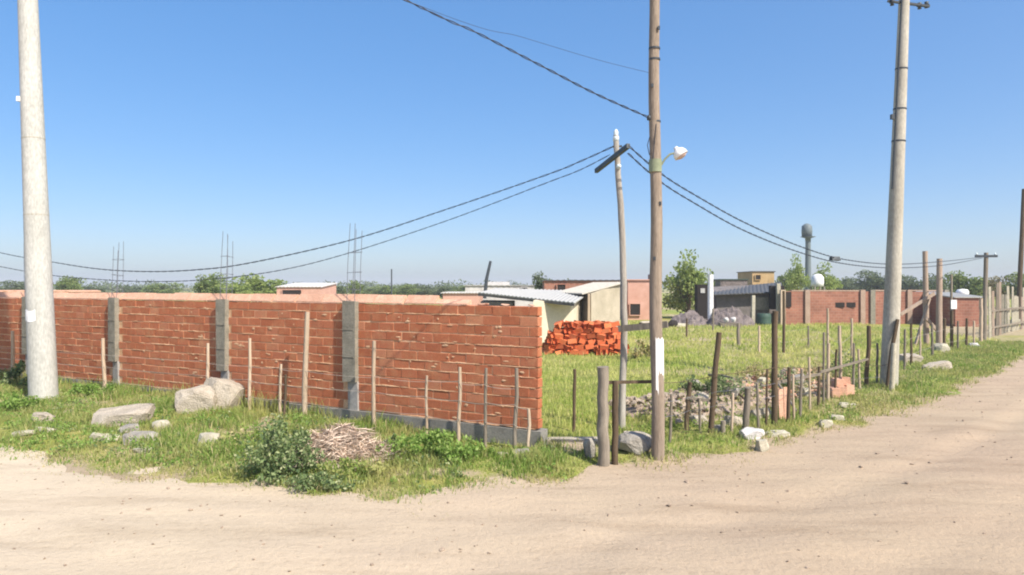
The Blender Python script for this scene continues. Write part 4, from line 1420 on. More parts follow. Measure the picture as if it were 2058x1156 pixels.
# ------------------------------------------------------------------ stones and rubble
def broken_block(c, s, rot, seed, planes=9, amp=.012):
    """a block with its corners broken off along flat fracture planes"""
    rg = random.Random(seed)
    bm = bmesh.new()
    bmesh.ops.create_cube(bm, size=1)
    for k in range(planes):
        nv = Vector((rg.choice((-1, 1)) * rg.uniform(.4, 1), rg.choice((-1, 1)) * rg.uniform(.3, 1), rg.choice((-1, 1, 1)) * rg.uniform(.2, 1))).normalized()
        sup = (abs(nv.x) + abs(nv.y) + abs(nv.z)) / 2
        bmesh.ops.bisect_plane(bm, geom=list(bm.verts) + list(bm.edges) + list(bm.faces), plane_co=nv * sup * rg.uniform(.62, .85), plane_no=nv, clear_outer=True)
        bmesh.ops.holes_fill(bm, edges=[e for e in bm.edges if e.is_boundary], sides=0)
    bmesh.ops.bevel(bm, geom=list(bm.edges), offset=.03, segments=2, affect='EDGES')
    bmesh.ops.triangulate(bm, faces=list(bm.faces))
    bmesh.ops.subdivide_edges(bm, edges=list(bm.edges), cuts=2, use_grid_fill=True)
    m = Euler(rot).to_matrix()
    sv = Vector((seed * 3.1, seed * 1.7, seed))
    vs = []
    for v in bm.verts:
        q = Vector((v.co.x * s[0], v.co.y * s[1], v.co.z * s[2]))
        q += noise.noise_vector(q * 5 + sv) * amp * 1.6 + noise.noise_vector(q * 16 + sv) * amp
        vs.append(Vector(c) + m @ q)
    bm.verts.index_update()
    fs = [tuple(v.index for v in f.verts) for f in bm.faces]
    bm.free()
    return MB().add(vs, fs, False)
def chunk(name, label, mat, px, py, size, rot, seed, sink=.1, planes=8):
    Yd = GY(py, .1)
    x, y = GX(px, Yd), Yd + size[1] * .4
    z = gh(x, y)
    o = broken_block((x, y, z + size[2] * (.5 - sink)), size, rot, seed, planes).build(name, M[mat], None, Vector((x, y, z)))
    tag(o, label, 'rubble')
    return o
def rocks(name, label, cat, mat, px, py, size, seed, rz=0.0, sink=.18, boxy=.6, n=22, Y=None):
    Yd = Y or GY(py, .1)
    x = GX(px, Yd)
    y = Yd + size[1] * .4
    z = gh(x, y)
    o = broken_block((x, y, z + size[2] * (.45 - sink)), [q * (.80 if boxy > .3 else .8) for q in size], (.1 * math.sin(seed), .12 * math.cos(seed), rz), seed, 15 if boxy > .3 else 22, .008 if max(size) < .4 else .012).build(name, M[mat], None, Vector((x, y, z)))
    tag(o, label, cat)
    return o
chunk('concrete_chunk', 'blocky left half of the big pale concrete chunk before the brick wall', 'chunk', 385, 838, (.66, .5, .46), (.08, -.10, .25), 4, .06, 9)
chunk('concrete_chunk', 'humped right half of the big pale concrete chunk, leaning on its neighbour', 'chunk', 436, 832, (.72, .5, .54), (-.12, .34, -.3), 16, .05, 16)
chunk('concrete_slab', 'long flat pale stone slab lying in the grass right of the whitish pole', 'chunk', 234, 858, (.92, .55, .25), (.16, -.10, .2), 3, .14, 14)
rocks('stone', 'pale stone at the very foot of the whitish pole', 'stone', 'chunk', 78, 852, (.42, .3, .24), 6, .1)
rocks('stone', 'flat yellowish stone in the grass left of the whitish pole foot', 'stone', 'stone_pale', 40, 872, (.4, .2, .10), 9, .1)
rocks('stone', 'thin pale stone lying right below the whitish pole', 'stone', 'stone_pale', 88, 868, (.42, .18, .10), 12, -.1)
rocks('stone', 'thin pale slab below the long flat stone', 'stone', 'stone_pale', 205, 884, (.55, .25, .12), 13, .0)
rocks('rubble_lump', 'dark grey rubble lump below the long stone slab', 'rubble', 'chunk_grey', 272, 895, (.62, .4, .22), 21, .3, .15, .5, 30)
rocks('rubble_lump', 'small grey rubble lump touching the dark grey one', 'rubble', 'chunk_grey', 250, 874, (.34, .3, .2), 22, .7)
rocks('rubble_lump', 'light grey broken stone just right of the dark grey lump', 'rubble', 'stone_pale', 318, 868, (.34, .28, .24), 23, .2)
rocks('stone', 'lone pale yellow stone in the grass left of the dark bush', 'stone', 'stone_pale', 412, 893, (.36, .28, .24), 31, .2)
rocks('stone', 'small pale stone close to the road edge below the dark grey lump', 'stone', 'stone_pale', 282, 908, (.3, .2, .10), 33, .2)
rocks('stone', 'white stone in the straw below the big concrete chunk', 'stone', 'stone_pale', 352, 880, (.16, .14, .14), 35, .2)
# end of the wall
o = MB().box(P(1140, 892, 10.95) + Vector((0, 0, -.03)), (.98, .22, .24), .03, jit=.015).build('concrete_beam', M['chunk'], None, P(1140, 905, 10.9))
tag(o, 'pale concrete kerb beam lying between wall end and corner post', 'beam')
rocks('concrete_block', 'dark grey block standing against the thick corner post', 'block', 'chunk_grey', 1186, 912, (.2, .2, .34), 41, .1, .05, .95)
rocks('stone', 'grey broken stone under the near end of the brick wall', 'stone', 'chunk_grey', 1046, 916, (.3, .2, .16), 42, .3)
rocks('stone', 'small pale stone left of the broken stone under the wall end', 'stone', 'stone_pale', 1010, 912, (.2, .14, .09), 43, .3)
rocks('boulder', 'rounded grey-green boulder between corner post and tall wooden pole', 'stone', 'chunk_grey', 1280, 908, (.58, .45, .32), 44, .0, .1, .2, 40)
rocks('concrete_slab', 'flat pale slab lying behind the rounded grey-green boulder', 'rubble', 'chunk', 1283, 880, (.55, .3, .18), 45, .0)

# rubble bank behind the right-hand fence
def bank():
    a = Vector((2.75, 12.1, 0)); b = Vector((8.3, 17.6, 0))
    d = (b - a).normalized(); s = Vector((-d.y, d.x, 0))
    L = (b - a).length
    vs, fs = [], []
    nu, nv = 90, 22
    for i in range(nu + 1):
        for j in range(nv + 1):
            u = i / nu; v = j / nv
            p = a + d * L * u + s * (v - .18) * 2.3
            f = max(0, math.sin(math.pi * v)) ** .8 * min(1, u * 7) * min(1, (1 - u) * 6)
            nz = noise.noise(p * 1.2) * .5 + noise.noise(p * 3.5) * .35 + noise.noise(p * 9) * .15
            p.z = gh(p.x, p.y) - .05 + f * (.32 + .24 * nz)
            vs.append(p)
    w = nv + 1
    for i in range(nu):
        for j in range(nv):
            fs.append((i * w + j, i * w + j + 1, (i + 1) * w + j + 1, (i + 1) * w + j))
    o = MB().add(vs, fs, True).build('rubble_bank', M['mound'], None, a)
    tag(o, 'low pinkish-grey bank of soil and rubble along the right-hand fence', 'heap')
    return a, d, s, L
BA, BD, BS, BLN = bank()
def bank_z(u, v):
    f = max(0, math.sin(math.pi * v)) ** .8
    return f * .30
def bank_top(x, y):
    q = Vector((x, y, 0)) - BA
    u = q.dot(BD) / BLN
    v = q.dot(BS) / 2.3 + .18
    if not (0 < u < 1 and 0 < v < 1): return gh(x, y)
    f = max(0, math.sin(math.pi * v)) ** .8 * min(1, u * 7) * min(1, (1 - u) * 6)
    return gh(x, y) + f * .30
def seat_on_bank(px, py):
    Y = 10.8
    while Y < 19:
        x = GX(px, Y)
        zt = bank_top(x, Y) + .04
        if zpx(py, Y) <= zt: return x, Y, zt
        Y += .05
    return GX(px, 13), 13, .1
rnd = random.Random(77)
bank_named = [
    (1400, 772, (.5, .4, .3), 'chunk_grey', 'pale grey chunk on the rubble bank behind the first leaning post'),
    (1412, 800, (.6, .4, .26), 'chunk', 'pale broken slab at the first leaning fence post'),
    (1404, 845, (.5, .4, .3), 'chunk', 'pale rubble block low on the bank left of the small stump'),
    (1440, 865, (.34, .3, .3), 'chunk_grey', 'dark square block beside the small stump'),
    (1476, 850, (.62, .4, .36), 'chunk', 'large pale block between the small stump and the grey stump'),
    (1470, 790, (.6, .5, .4), 'chunk_grey', 'dark grey chunk halfway up the rubble bank'),
    (1530, 835, (.7, .4, .46), 'chunk', 'tall beige block left of the dark brown post'),
    (1535, 768, (.5, .4, .3), 'stone_pale', 'pale chunk on top of the bank left of the dark brown post'),
    (1600, 766, (.7, .5, .4), 'chunk_grey', 'grey chunk on top of the bank right of the dark brown post'),
    (1618, 790, (.3, .25, .34), 'stone_pale', 'pale upright chunk in the middle of the bank'),
]
for i, (px, py, s, mat, lab) in enumerate(bank_named):
    x, Y, z = seat_on_bank(px, py)
    o = broken_block((x, Y, z), [q * .52 for q in s], (rnd.uniform(-.3, .3), rnd.uniform(-.3, .3), rnd.uniform(0, 3)), 60 + i, 7).build('rubble_chunk', M[mat], None, Vector((x, Y, z)))
    tag(o, lab, 'rubble')
# small rubble, uncountable
mb = MB()
for i in range(560):
    u, v = rnd.random(), rnd.uniform(.08, .9)
    p = BA + BD * BLN * u + BS * (v - .18) * 2.3
    r = rnd.uniform(.04, .13)
    mb.rock((p.x, p.y, gh(p.x, p.y) + bank_z(u, v) * rnd.uniform(.8, 1.1)), (r * 2, r * 1.5, r * 1.3), i, 9, rnd.uniform(0, 3), .5)
o = mb.build('small_rubble', M['rubble_dusty'], None, BA)
tag(o, 'small broken rubble strewn over the bank', 'rubble', kind='stuff')
mb = MB()
for i in range(150):
    u, v = rnd.uniform(.45, 1.0), rnd.uniform(.05, .6)
    p = BA + BD * BLN * u + BS * (v - .18) * 2.3
    r = rnd.uniform(.05, .13)
    mb.rock((p.x, p.y, gh(p.x, p.y) + bank_z(u, v) * rnd.uniform(.9, 1.15)), (r * 2, r * 1.2, r * 1.2), i + 900, 8, rnd.uniform(0, 3), .9)
o = mb.build('brick_rubble', M['coping'], None, BA)
tag(o, 'pink broken brick strewn on the far end of the bank', 'rubble', kind='stuff')
# pink bricks and white bits in front
for i, (px, py) in enumerate(((1676, 796), (1690, 793), (1702, 790), (1683, 778), (1697, 775))):
    Y = 15.3 + i * .05
    x = GX(px, Y); z = zpx(py - 8, Y)
    o = MB().box((x, Y, z), (.17, .3, .2), rnd.uniform(-.2, .2), rnd.uniform(-.1, .1), jit=.008).build('pink_block', M['coping'], None, Vector((x, Y, z)))
    tag(o, ('leftmost pink block in the bottom row of the small pile near the concrete pole', 'middle pink block in the bottom row of the small pile near the concrete pole',
            'rightmost pink block in the bottom row of the small pile near the concrete pole', 'left pink block of the two on top of the small pile', 'right pink block of the two on top of the small pile')[i],
        'block', 'pink blocks at the bank end')
for i, (px, y0, y1, lab) in enumerate(((1571, 782, 842, 'pinkish board propped left in the pair right of the dark brown post'), (1581, 778, 838, 'pinkish board propped right in the pair right of the dark brown post'))):
    Y = 12.75
    a, b = P(px, y1 + 4, Y), P(px - 2, y0, Y + .12)
    o = MB().bar(a, b, .09, .03).build('board', M['coping'], None, a)
    tag(o, lab, 'board')
o = rocks('sack', 'crumpled white bag on the grass under the grey stump', 'bag', 'white_rubble', 1516, 876, (.46, .3, .2), 71, .2, .1, .2, 40)
o = rocks('concrete_slab', 'flat pale slab on the grass at the foot of the dark brown post', 'rubble', 'stone_pale', 1564, 868, (.5, .3, .09), 72, .3, .1, .9)
o = rocks('stone', 'squarish pale stone right of the white bag, near the road', 'stone', 'stone_pale', 1536, 894, (.22, .2, .24), 73, .2, .15, .7)
o = rocks('stone', 'pale stone beside the road below the pink rubble', 'stone', 'stone_pale', 1664, 850, (.26, .2, .16), 74)
o = rocks('stone', 'pale pointed stone right of the pink rubble near the road', 'stone', 'stone_pale', 1686, 838, (.3, .2, .12), 75)
o = rocks('stone', 'pale flat stone below the pile of pink blocks', 'stone', 'stone_pale', 1708, 816, (.4, .25, .14), 76)
o = rocks('stone', 'large pale stone heap right of the concrete pole', 'stone', 'chunk', 1836, 728, (.9, .7, .42), 77, .2, .2, .4, 34)
o = rocks('stone', 'long pale stone on the verge right of the concrete pole', 'stone', 'chunk', 1890, 742, (1.05, .45, .28), 78, .1)
o = rocks('stone', 'pale block at the foot of the pinkish timber poles', 'stone', 'stone_pale', 1898, 706, (.55, .5, .5), 79)
o = rocks('stone', 'small white stone left of the T-shaped pole foot', 'stone', 'white_rubble', 1961, 698, (.4, .35, .28), 80)
o = rocks('stone', 'white stone upright beyond the T-shaped pole', 'stone', 'white_rubble', 2001, 664, (.45, .4, .75), 81)
o = rocks('stone', 'pale stone on the verge at the far right edge', 'stone', 'stone_pale', 2047, 650, (.7, .5, .5), 82)
# loose branches on the bank
for i, (a, b, lab) in enumerate((((1445, 770), (1500, 815), 'dark branch slanting down across the rubble bank'), ((1425, 760), (1475, 768), 'grey branch lying level on the bank top'), ((1545, 755), (1600, 748), 'grey branch lying on the bank behind the dark brown post'))):
    pa, pb = [Vector(seat_on_bank(*q)) + Vector((0, 0, .08)) for q in (a, b)]
    o = MB().tube([pa, pa.lerp(pb, .5) + Vector((0, 0, .03)), pb], [.035, .03, .02], 7).build('branch', M['wood_dark'] if i == 0 else M['wood_grey'], None, pa)
    tag(o, lab, 'branch')

# clods and pebbles on the road
for px, py, s, lab in ((257, 1087, .10, 'dark clod alone on the pale road at lower left'), (30, 964, .16, 'dark flat clod at the left end of the road edge'), (320, 1008, .12, 'brown clod on the road below the grass at left'),
                       (1043, 1018, .16, 'flat brown clod on the road below the wall end'), (1106, 1026, .14, 'brown clod right of the flat one below the wall end'), (610, 1022, .1, 'small brown clod on the road below the dark bush')):
    rocks('dirt_clod', lab, 'clod', 'pebble', px, py, (s * 1.6, s, s * .35), px, .2, .2, .3, 20)
mb = MB()
rnd = random.Random(21)
k = 0
while k < 700:
    x, y = rnd.uniform(-9, 14), rnd.uniform(4.5, 20)
    d = float(edge_d(np.array([x]), np.array([y]))[0])
    if d > .1 or d < -9: continue
    if rnd.random() > (.9 if d > -1.6 else .45): continue
    r = rnd.uniform(.006, .02) * (1.9 if rnd.random() < .12 else 1)
    z = float(road_h(np.array([x]), np.array([y]))[0])
    mb.rock((x, y, z + r * .3), (r * 2.6, r * 2, r * 1.3), k, 8, rnd.uniform(0, 3), .3)
    k += 1
o = mb.build('pebbles', M['pebble'])
tag(o, 'small pebbles and crumbs scattered on the dirt road', 'pebbles', kind='stuff')

# ------------------------------------------------------------------ grass
def blades(name, x, y, h, w, mat, label, lean=.6, zoff=-.02, three=True):
    n = len(x)
    z = ground_h(x, y) + zoff
    a = RNG.uniform(0, 2 * np.pi, n)
    sx, sy = np.cos(a) * w / 2, np.sin(a) * w / 2
    b = RNG.uniform(0, 2 * np.pi, n)
    ln = RNG.uniform(.1, 1, n) * lean * h
    lx, ly = np.cos(b) * ln, np.sin(b) * ln
    V = np.empty((n, 5, 3))
    V[:, 0] = np.stack([x - sx, y - sy, z], 1)
    V[:, 1] = np.stack([x + sx, y + sy, z], 1)
    V[:, 2] = np.stack([x + sx * .75 + lx * .35, y + sy * .75 + ly * .35, z + h * .6], 1)
    V[:, 3] = np.stack([x - sx * .75 + lx * .35, y - sy * .75 + ly * .35, z + h * .6], 1)
    V[:, 4] = np.stack([x + lx, y + ly, z + h * (1 - .25 * (ln / (h + 1e-6)))], 1)
    base = np.arange(n) * 5
    tris = np.concatenate([np.stack([base, base + 1, base + 2], 1), np.stack([base, base + 2, base + 3], 1), np.stack([base + 3, base + 2, base + 4], 1)])
    me = np_mesh(name, V.reshape(-1, 3), tris, 3, None)
    o = link(name, me, M[mat])
    tag(o, label, kind='stuff')
    return o

def sample(n, x0, x1, y0, y1, keep):
    x = RNG.uniform(x0, x1, n); y = RNG.uniform(y0, y1, n)
    k = RNG.uniform(0, 1, n) < keep(x, y)
    return x[k], y[k]

def clump(x, y):
    c = vnoise(x, y, .55, 8) * .6 + vnoise(x, y, .18, 9) * .4
    return sstep(.26, .52, c)

def wall_side(x, y):
    """metres in front of the wall face (positive = street side)"""
    return (x - W0.x) * WN.x + (y - W0.y) * WN.y

# verge before the wall
def keep1(x, y):
    d = edge_d(x, y)
    ws = wall_side(x, y)
    bare = sstep(.35, .6, vnoise(x, y, 1.1, 12))
    return clump(x, y) * sstep(-.2, .6, d) * (ws > -.0) * (.6 + .4 * bare) * (1 - .75 * np.exp(-((x - .85) ** 2 + (y - 10.5) ** 2) / .12))
x, y = sample(380000, -15, 1.6, 8, 20, keep1)
d = edge_d(x, y)
hh = RNG.uniform(.05, .17, len(x)) * (.55 + .55 * sstep(0, 1.2, d)) * (.35 + 1.3 * vnoise(x, y, .5, 14))
blades('grass', x, y, hh, RNG.uniform(.008, .018, len(x)), 'grass', 'green weedy grass of the verge before the brick wall')
x, y = sample(90000, -15, 0, 9, 20, lambda x, y: (wall_side(x, y) > .06) * np.exp(-(wall_side(x, y) / .45) ** 2) * sstep(-1.6, -3.2, x) * sstep(.3, .55, vnoise(x, y, .6, 17)))
blades('tall_grass', x, y, RNG.uniform(.14, .40, len(x)) * (.5 + .8 * vnoise(x, y, .4, 18)), RNG.uniform(.009, .018, len(x)), 'grass', 'taller grass along the foot of the brick wall', .5)
# straw-coloured fringe along the road
def keep2(x, y):
    d = edge_d(x, y)
    return np.exp(-((d - .2) / .5) ** 2) * sstep(.25, .55, vnoise(x, y, .35, 15)) * (1 - .85 * np.exp(-((x - 1.6) ** 2 + (y - 9.6) ** 2) / .5))
x, y = sample(420000, -13, 16, 7.4, 24, keep2)
blades('dry_grass', x, y, RNG.uniform(.03, .09, len(x)), RNG.uniform(.008, .016, len(x)), 'grass_edge', 'dry yellowish grass fringe along the road edge', 1.2)
# verge on the right
def keep3(x, y):
    d = edge_d(x, y)
    ln = (y - 9.86) - (x - 1.27) * 1.02      # beyond the fence line
    return clump(x, y) * sstep(-.1, .6, d) * (ln < 2.0) * (.55 + .45 * sstep(.3, .6, vnoise(x, y, .9, 16)))
x, y = sample(330000, 1.7, 22, 9.5, 30, keep3)
blades('grass', x, y, RNG.uniform(.05, .14, len(x)) * (.8 + .02 * y), RNG.uniform(.009, .02, len(x)) * (.7 + .03 * y), 'grass', 'short green grass of the verge right of the tall pole')
x, y = sample(9000, -14, 14, 8, 22, lambda x, y: sstep(.15, .7, edge_d(x, y)) * (((wall_side(x, y) > .1) & (x < .6)) | ((x > 2.3) & ((y - 9.86) - (x - 1.27) * 1.02 < 1.8))) * sstep(.4, .7, vnoise(x, y, 1.0, 55)))
blades('dry_stalks', x, y, RNG.uniform(.10, .34, len(x)), RNG.uniform(.006, .011, len(x)), 'grass_edge', 'sparse taller dry stalks standing in the verges', .7)
# the lot
def keep4(x, y):
    ln = (y - 9.86) - (x - 1.27) * 1.02
    ws = wall_side(x, y)
    return (ln > .3) * (ws < -.3) * (.25 + .75 * clump(x * .6, y * .6)) * (10.0 / y) ** 1.3
x, y = sample(420000, -1, 22, 10.8, 46, keep4)
blades('field_grass', x, y, RNG.uniform(.06, .17, len(x)) * (.7 + .02 * y), RNG.uniform(.012, .024, len(x)) * (.5 + .045 * y), 'grass_field', 'green and yellow grass of the vacant lot')

# ------------------------------------------------------------------ weeds
def leaf_cloud(centers, radii, n, size, flat=.0, seed=1, upright=0.0):
    """n small folded leaves spread in ellipsoids; returns vertex and triangle arrays"""
    rg = np.random.default_rng(seed)
    k = rg.integers(0, len(centers), n)
    C_ = np.asarray(centers, float)[k]; Rr_ = np.asarray(radii, float)[k]
    d = rg.normal(size=(n, 3)); d /= np.linalg.norm(d, axis=1)[:, None]
    p = C_ + d * Rr_ * (rg.uniform(0, 1, n) ** .42)[:, None]
    s = rg.uniform(.6, 1.3, n) * size
    ax = rg.normal(size=(n, 3)); ax[:, 2] += upright; ax /= np.linalg.norm(ax, axis=1)[:, None]
    ot = np.cross(ax, rg.normal(size=(n, 3))); ot /= np.linalg.norm(ot, axis=1)[:, None]
    nr = np.cross(ax, ot)
    V = np.empty((n, 4, 3))
    V[:, 0] = p - ax * s[:, None] * .5
    V[:, 1] = p + ot * s[:, None] * .30 + nr * s[:, None] * .08
    V[:, 2] = p + ax * s[:, None] * .5
    V[:, 3] = p - ot * s[:, None] * .30 + nr * s[:, None] * .08
    b = np.arange(n) * 4
    T = np.concatenate([np.stack([b, b + 1, b + 2], 1), np.stack([b, b + 2, b + 3], 1)])
    return V.reshape(-1, 3), T

def weed(name, label, px, py, w, h, mat, n, size, seed, dep=.5, stems=14, nb=9, upright=.3, zadd=0.0):
    Y = GY(py, .08)
    x = GX(px, Y); y = Y + dep * .5
    z = gh(x, y) + zadd
    root = thing(name, label, 'plant', Vector((x, y, z)))
    rg = random.Random(seed)
    cs, rs = [], []
    for i in range(nb):
        a = rg.uniform(0, 6.28); r = rg.uniform(0, 1) ** .6
        cs.append((math.cos(a) * r * w * .42, math.sin(a) * r * dep * .45, h * rg.uniform(.12, .85) * (1 - .5 * r)))
        q = rg.uniform(.06, .19)
        rs.append((w * q, dep * q * 1.2, h * rg.uniform(.10, .26)))
    V, T = leaf_cloud(cs, rs, n, size, seed=seed, upright=upright)
    V[:, 2] = np.maximum(V[:, 2], .0)
    link('foliage', np_mesh('foliage', V, T, 3, None), M[mat], root)
    mb = MB()
    for c in cs[:stems]:
        mb.tube([Vector((x, y, z - .03)) + Vector((c[0] * .3, c[1] * .3, 0)), Vector((x, y, z)) + Vector(c)], [.008, .004], 4)
    mb.build('stem', M['leaf_dark'], root)
    return root
weed('dark_bush', 'dark grey-green weed bush at the road edge, left of the straw heap', 540, 966, 1.15, .95, 'leaf_dark', 2600, .055, 5, .8, nb=36)
weed('dark_bush', 'low olive weeds spilling onto the road below the straw heap', 640, 982, 1.2, .26, 'leaf_dark', 900, .045, 6, .5, nb=20)
weed('green_weed', 'bright green leafy weed between straw heap and wall beam', 862, 940, 1.45, .58, 'leaf_bright', 1800, .055, 7, .9, nb=30, upright=.8)
weed('green_weed', 'smaller bright green weed beside the foundation beam', 950, 925, .7, .32, 'leaf_bright', 700, .05, 8, .5, nb=14, upright=.8)
weed('green_weed', 'loose light green weeds growing out of the straw heap front', 700, 962, 1.1, .34, 'grass', 700, .05, 19, .5, nb=24, upright=.8)
weed('green_weed', 'yellow-green weeds between the dark bush and the big concrete chunk', 478, 905, 1.1, .38, 'grass', 700, .05, 18, .6, nb=22, upright=.9)
weed('dark_bush', 'small dark green weed at the right side of the straw heap', 772, 925, .42, .5, 'leaf_dark', 450, .06, 9, .4)
weed('green_weed', 'mid green weed clump at the foot of the wall\'s nearest column', 720, 842, .95, .42, 'leaf_bright', 900, .06, 10, .4)
weed('green_weed', 'tall grass tuft at the right foot of the whitish pole', 165, 812, .95, .45, 'leaf_bright', 900, .07, 11, .5, upright=1.4)
weed('dark_bush', 'dark shrub behind the whitish pole at the left edge', 22, 790, .95, .75, 'leaf_dark', 1100, .08, 12, .6)
weed('green_weed', 'light weed tuft left of the whitish pole foot', 12, 835, .8, .5, 'leaf_bright', 800, .07, 13, .5, upright=1.2)
weed('dry_weed', 'yellow dry weed behind the tall wooden pole', 1297, 720, .9, .9, 'grass_edge', 500, .12, 14, .5, upright=1.0)
for i, (px, py, w_, h_, mt, lab) in enumerate(((1462, 800, 1.0, .75, 'leaf_dark', 'grey-green weed tangle at the second leaning fence post'), (1592, 790, 1.1, .7, 'leaf_dark', 'grey-green weed tangle behind the dark brown post'),
                                           (1655, 775, 1.1, .7, 'grass_edge', 'dry weeds on the bank before the concrete pole'), (1715, 755, 1.3, 1.0, 'leaf_dark', 'pale grey-green weeds left of the concrete pole foot'),
                                           (1412, 790, .8, .45, 'leaf_dark', 'low grey weed between the first two leaning posts'), (1530, 765, 1.1, .5, 'grass_edge', 'dry weeds on top of the bank left of the dark brown post'))):
    x_, Y_, z_ = seat_on_bank(px, py)
    weed('bank_weed', lab, px, HORIZON + (CAM_H - .08) * 1400 / Y_, w_, h_, mt, 700, .06, 30 + i, .6, nb=18, upright=.5, zadd=z_ - gh(x_, Y_) - .05)

def low_weeds(name, label, x, y, mat, size, per, spread, seed, lift=0.0):
    n = len(x)
    rg = np.random.default_rng(seed)
    cx = np.repeat(x, per) + rg.normal(0, spread, n * per); cy = np.repeat(y, per) + rg.normal(0, spread, n * per)
    cz = ground_h(cx, cy) + lift + rg.uniform(.01, .13 + lift, n * per) * np.repeat(rg.uniform(.4, 1.3, n), per)
    V, T = leaf_cloud([(0, 0, 0)], [(0, 0, 0)], n * per, size, seed=seed, upright=.6)
    V = V.reshape(-1, 4, 3) + np.stack([cx, cy, cz], 1)[:, None, :]
    o = link(name, np_mesh(name, V.reshape(-1, 3), T, 3, None), M[mat])
    tag(o, label, kind='stuff')
x, y = sample(5200, -14, 1.2, 8, 19, lambda x, y: sstep(.1, .7, edge_d(x, y)) * (wall_side(x, y) > .15) * sstep(.42, .6, vnoise(x, y, .8, 51)))
low_weeds('low_weeds', 'low leafy weeds in the grass before the brick wall', x, y, 'leaf_bright', .045, 14, .05, 61)
x, y = sample(2600, -14, 1.2, 8, 19, lambda x, y: sstep(.1, .7, edge_d(x, y)) * (wall_side(x, y) > .15) * sstep(.5, .65, vnoise(x, y, .7, 52)))
low_weeds('low_weeds', 'darker leafy weeds in the grass before the brick wall', x, y, 'leaf_dark', .04, 12, .05, 62)
x, y = sample(9000, 1.9, 20, 9.7, 29, lambda x, y: sstep(.15, .7, edge_d(x, y)) * ((y - 9.86) - (x - 1.27) * 1.02 < 1.6) * sstep(.45, .6, vnoise(x, y, .8, 53)))
low_weeds('low_weeds', 'low leafy weeds of the verge right of the tall pole', x, y, 'grass', .05, 10, .06, 63)
x, y = sample(2200, 2.4, 9.5, 11.8, 19, lambda x, y: (np.abs((y - 12.6) - (x - 2.5) * .93) < .8) * 1.0)
low_weeds('bank_weeds', 'grey-green and dry weeds over the rubble bank', x, y, 'grass', .055, 7, .08, 64, .12)
x, y = sample(700, 2.4, 9.5, 11.8, 19, lambda x, y: (np.abs((y - 12.6) - (x - 2.5) * .93) < .9) * 1.0)
low_weeds('bank_weeds', 'straw-coloured dry weeds over the rubble bank', x, y, 'grass_edge', .06, 6, .1, 65, .12)

# straw heap: dry stalks in a tangled pile
def straw_heap(px, py, w, dep, h, n, seed):
    Y = GY(py, .08)
    x0, y0 = GX(px, Y), Y + dep * .45
    z0 = gh(x0, y0)
    root = thing('straw_heap', 'beige heap of dry cut grass and twigs before the brick wall', 'heap', Vector((x0, y0, z0)))
    rg = np.random.default_rng(seed)
    a = rg.uniform(0, 2 * np.pi, n); r = rg.uniform(0, 1, n) ** .6 * (.75 + .5 * vnoise(a * 1.3, a * 0, .5, 33))
    px_, py_ = np.cos(a) * r * w / 2, np.sin(a) * r * dep / 2
    lump = .1 + 1.2 * vnoise(px_ + 5, py_ + 9, .26, 31) + .5 * vnoise(px_, py_, .09, 34)
    pz = np.maximum(.0, h * (1 - r ** 2) * lump) * rg.uniform(.82, 1.03, n)
    b = rg.uniform(0, 2 * np.pi, n); L = rg.uniform(.06, .5, n) ** 1.1; el = rg.normal(0, .34, n)
    dx, dy, dz = np.cos(b) * np.cos(el) * L / 2, np.sin(b) * np.cos(el) * L / 2, np.sin(el) * L / 2
    wd = rg.uniform(.003, .0075, n)
    V = np.empty((n, 4, 3))
    nx, ny = -np.sin(b) * wd, np.cos(b) * wd
    V[:, 0] = np.stack([px_ - dx, py_ - dy, pz - dz], 1)
    V[:, 1] = np.stack([px_ + nx, py_ + ny, pz + .02], 1)
    V[:, 2] = np.stack([px_ + dx, py_ + dy, pz + dz], 1)
    V[:, 3] = np.stack([px_ - nx, py_ - ny, pz + .012], 1)
    V[..., 2] = np.maximum(V[..., 2], -.01)
    bb = np.arange(n) * 4
    T = np.concatenate([np.stack([bb, bb + 1, bb + 2], 1), np.stack([bb, bb + 2, bb + 3], 1)])
    mb = MB()
    vs, fs = [], []
    k_ = 20
    for j in range(k_ + 1):
        for i in range(k_ + 1):
            u, v = i / k_ * 2 - 1, j / k_ * 2 - 1
            rr = math.hypot(u, v)
            X_, Y_ = u * w * .46, v * dep * .46
            q = .1 + 1.2 * float(vnoise(np.array([X_ + 5]), np.array([Y_ + 9]), .26, 31)[0]) + .5 * float(vnoise(np.array([X_]), np.array([Y_]), .09, 34)[0])
            vs.append(Vector((x0 + X_, y0 + Y_, z0 - .03 + max(0, h * .97 * (1 - rr * rr)) * q)))
    for j in range(k_):
        for i in range(k_):
            a_ = j * (k_ + 1) + i
            fs.append((a_, a_ + 1, a_ + k_ + 2, a_ + k_ + 1))
    mb.add(vs, fs, True).build('packed_straw', M['straw_base'], root)
    o = link('stalks', np_mesh('stalks', V.reshape(-1, 3), T, 3, None), M['straw'], root)
    tag(o, kind='stuff')
straw_heap(678, 940, 1.5, 1.05, .38, 4200, 41)

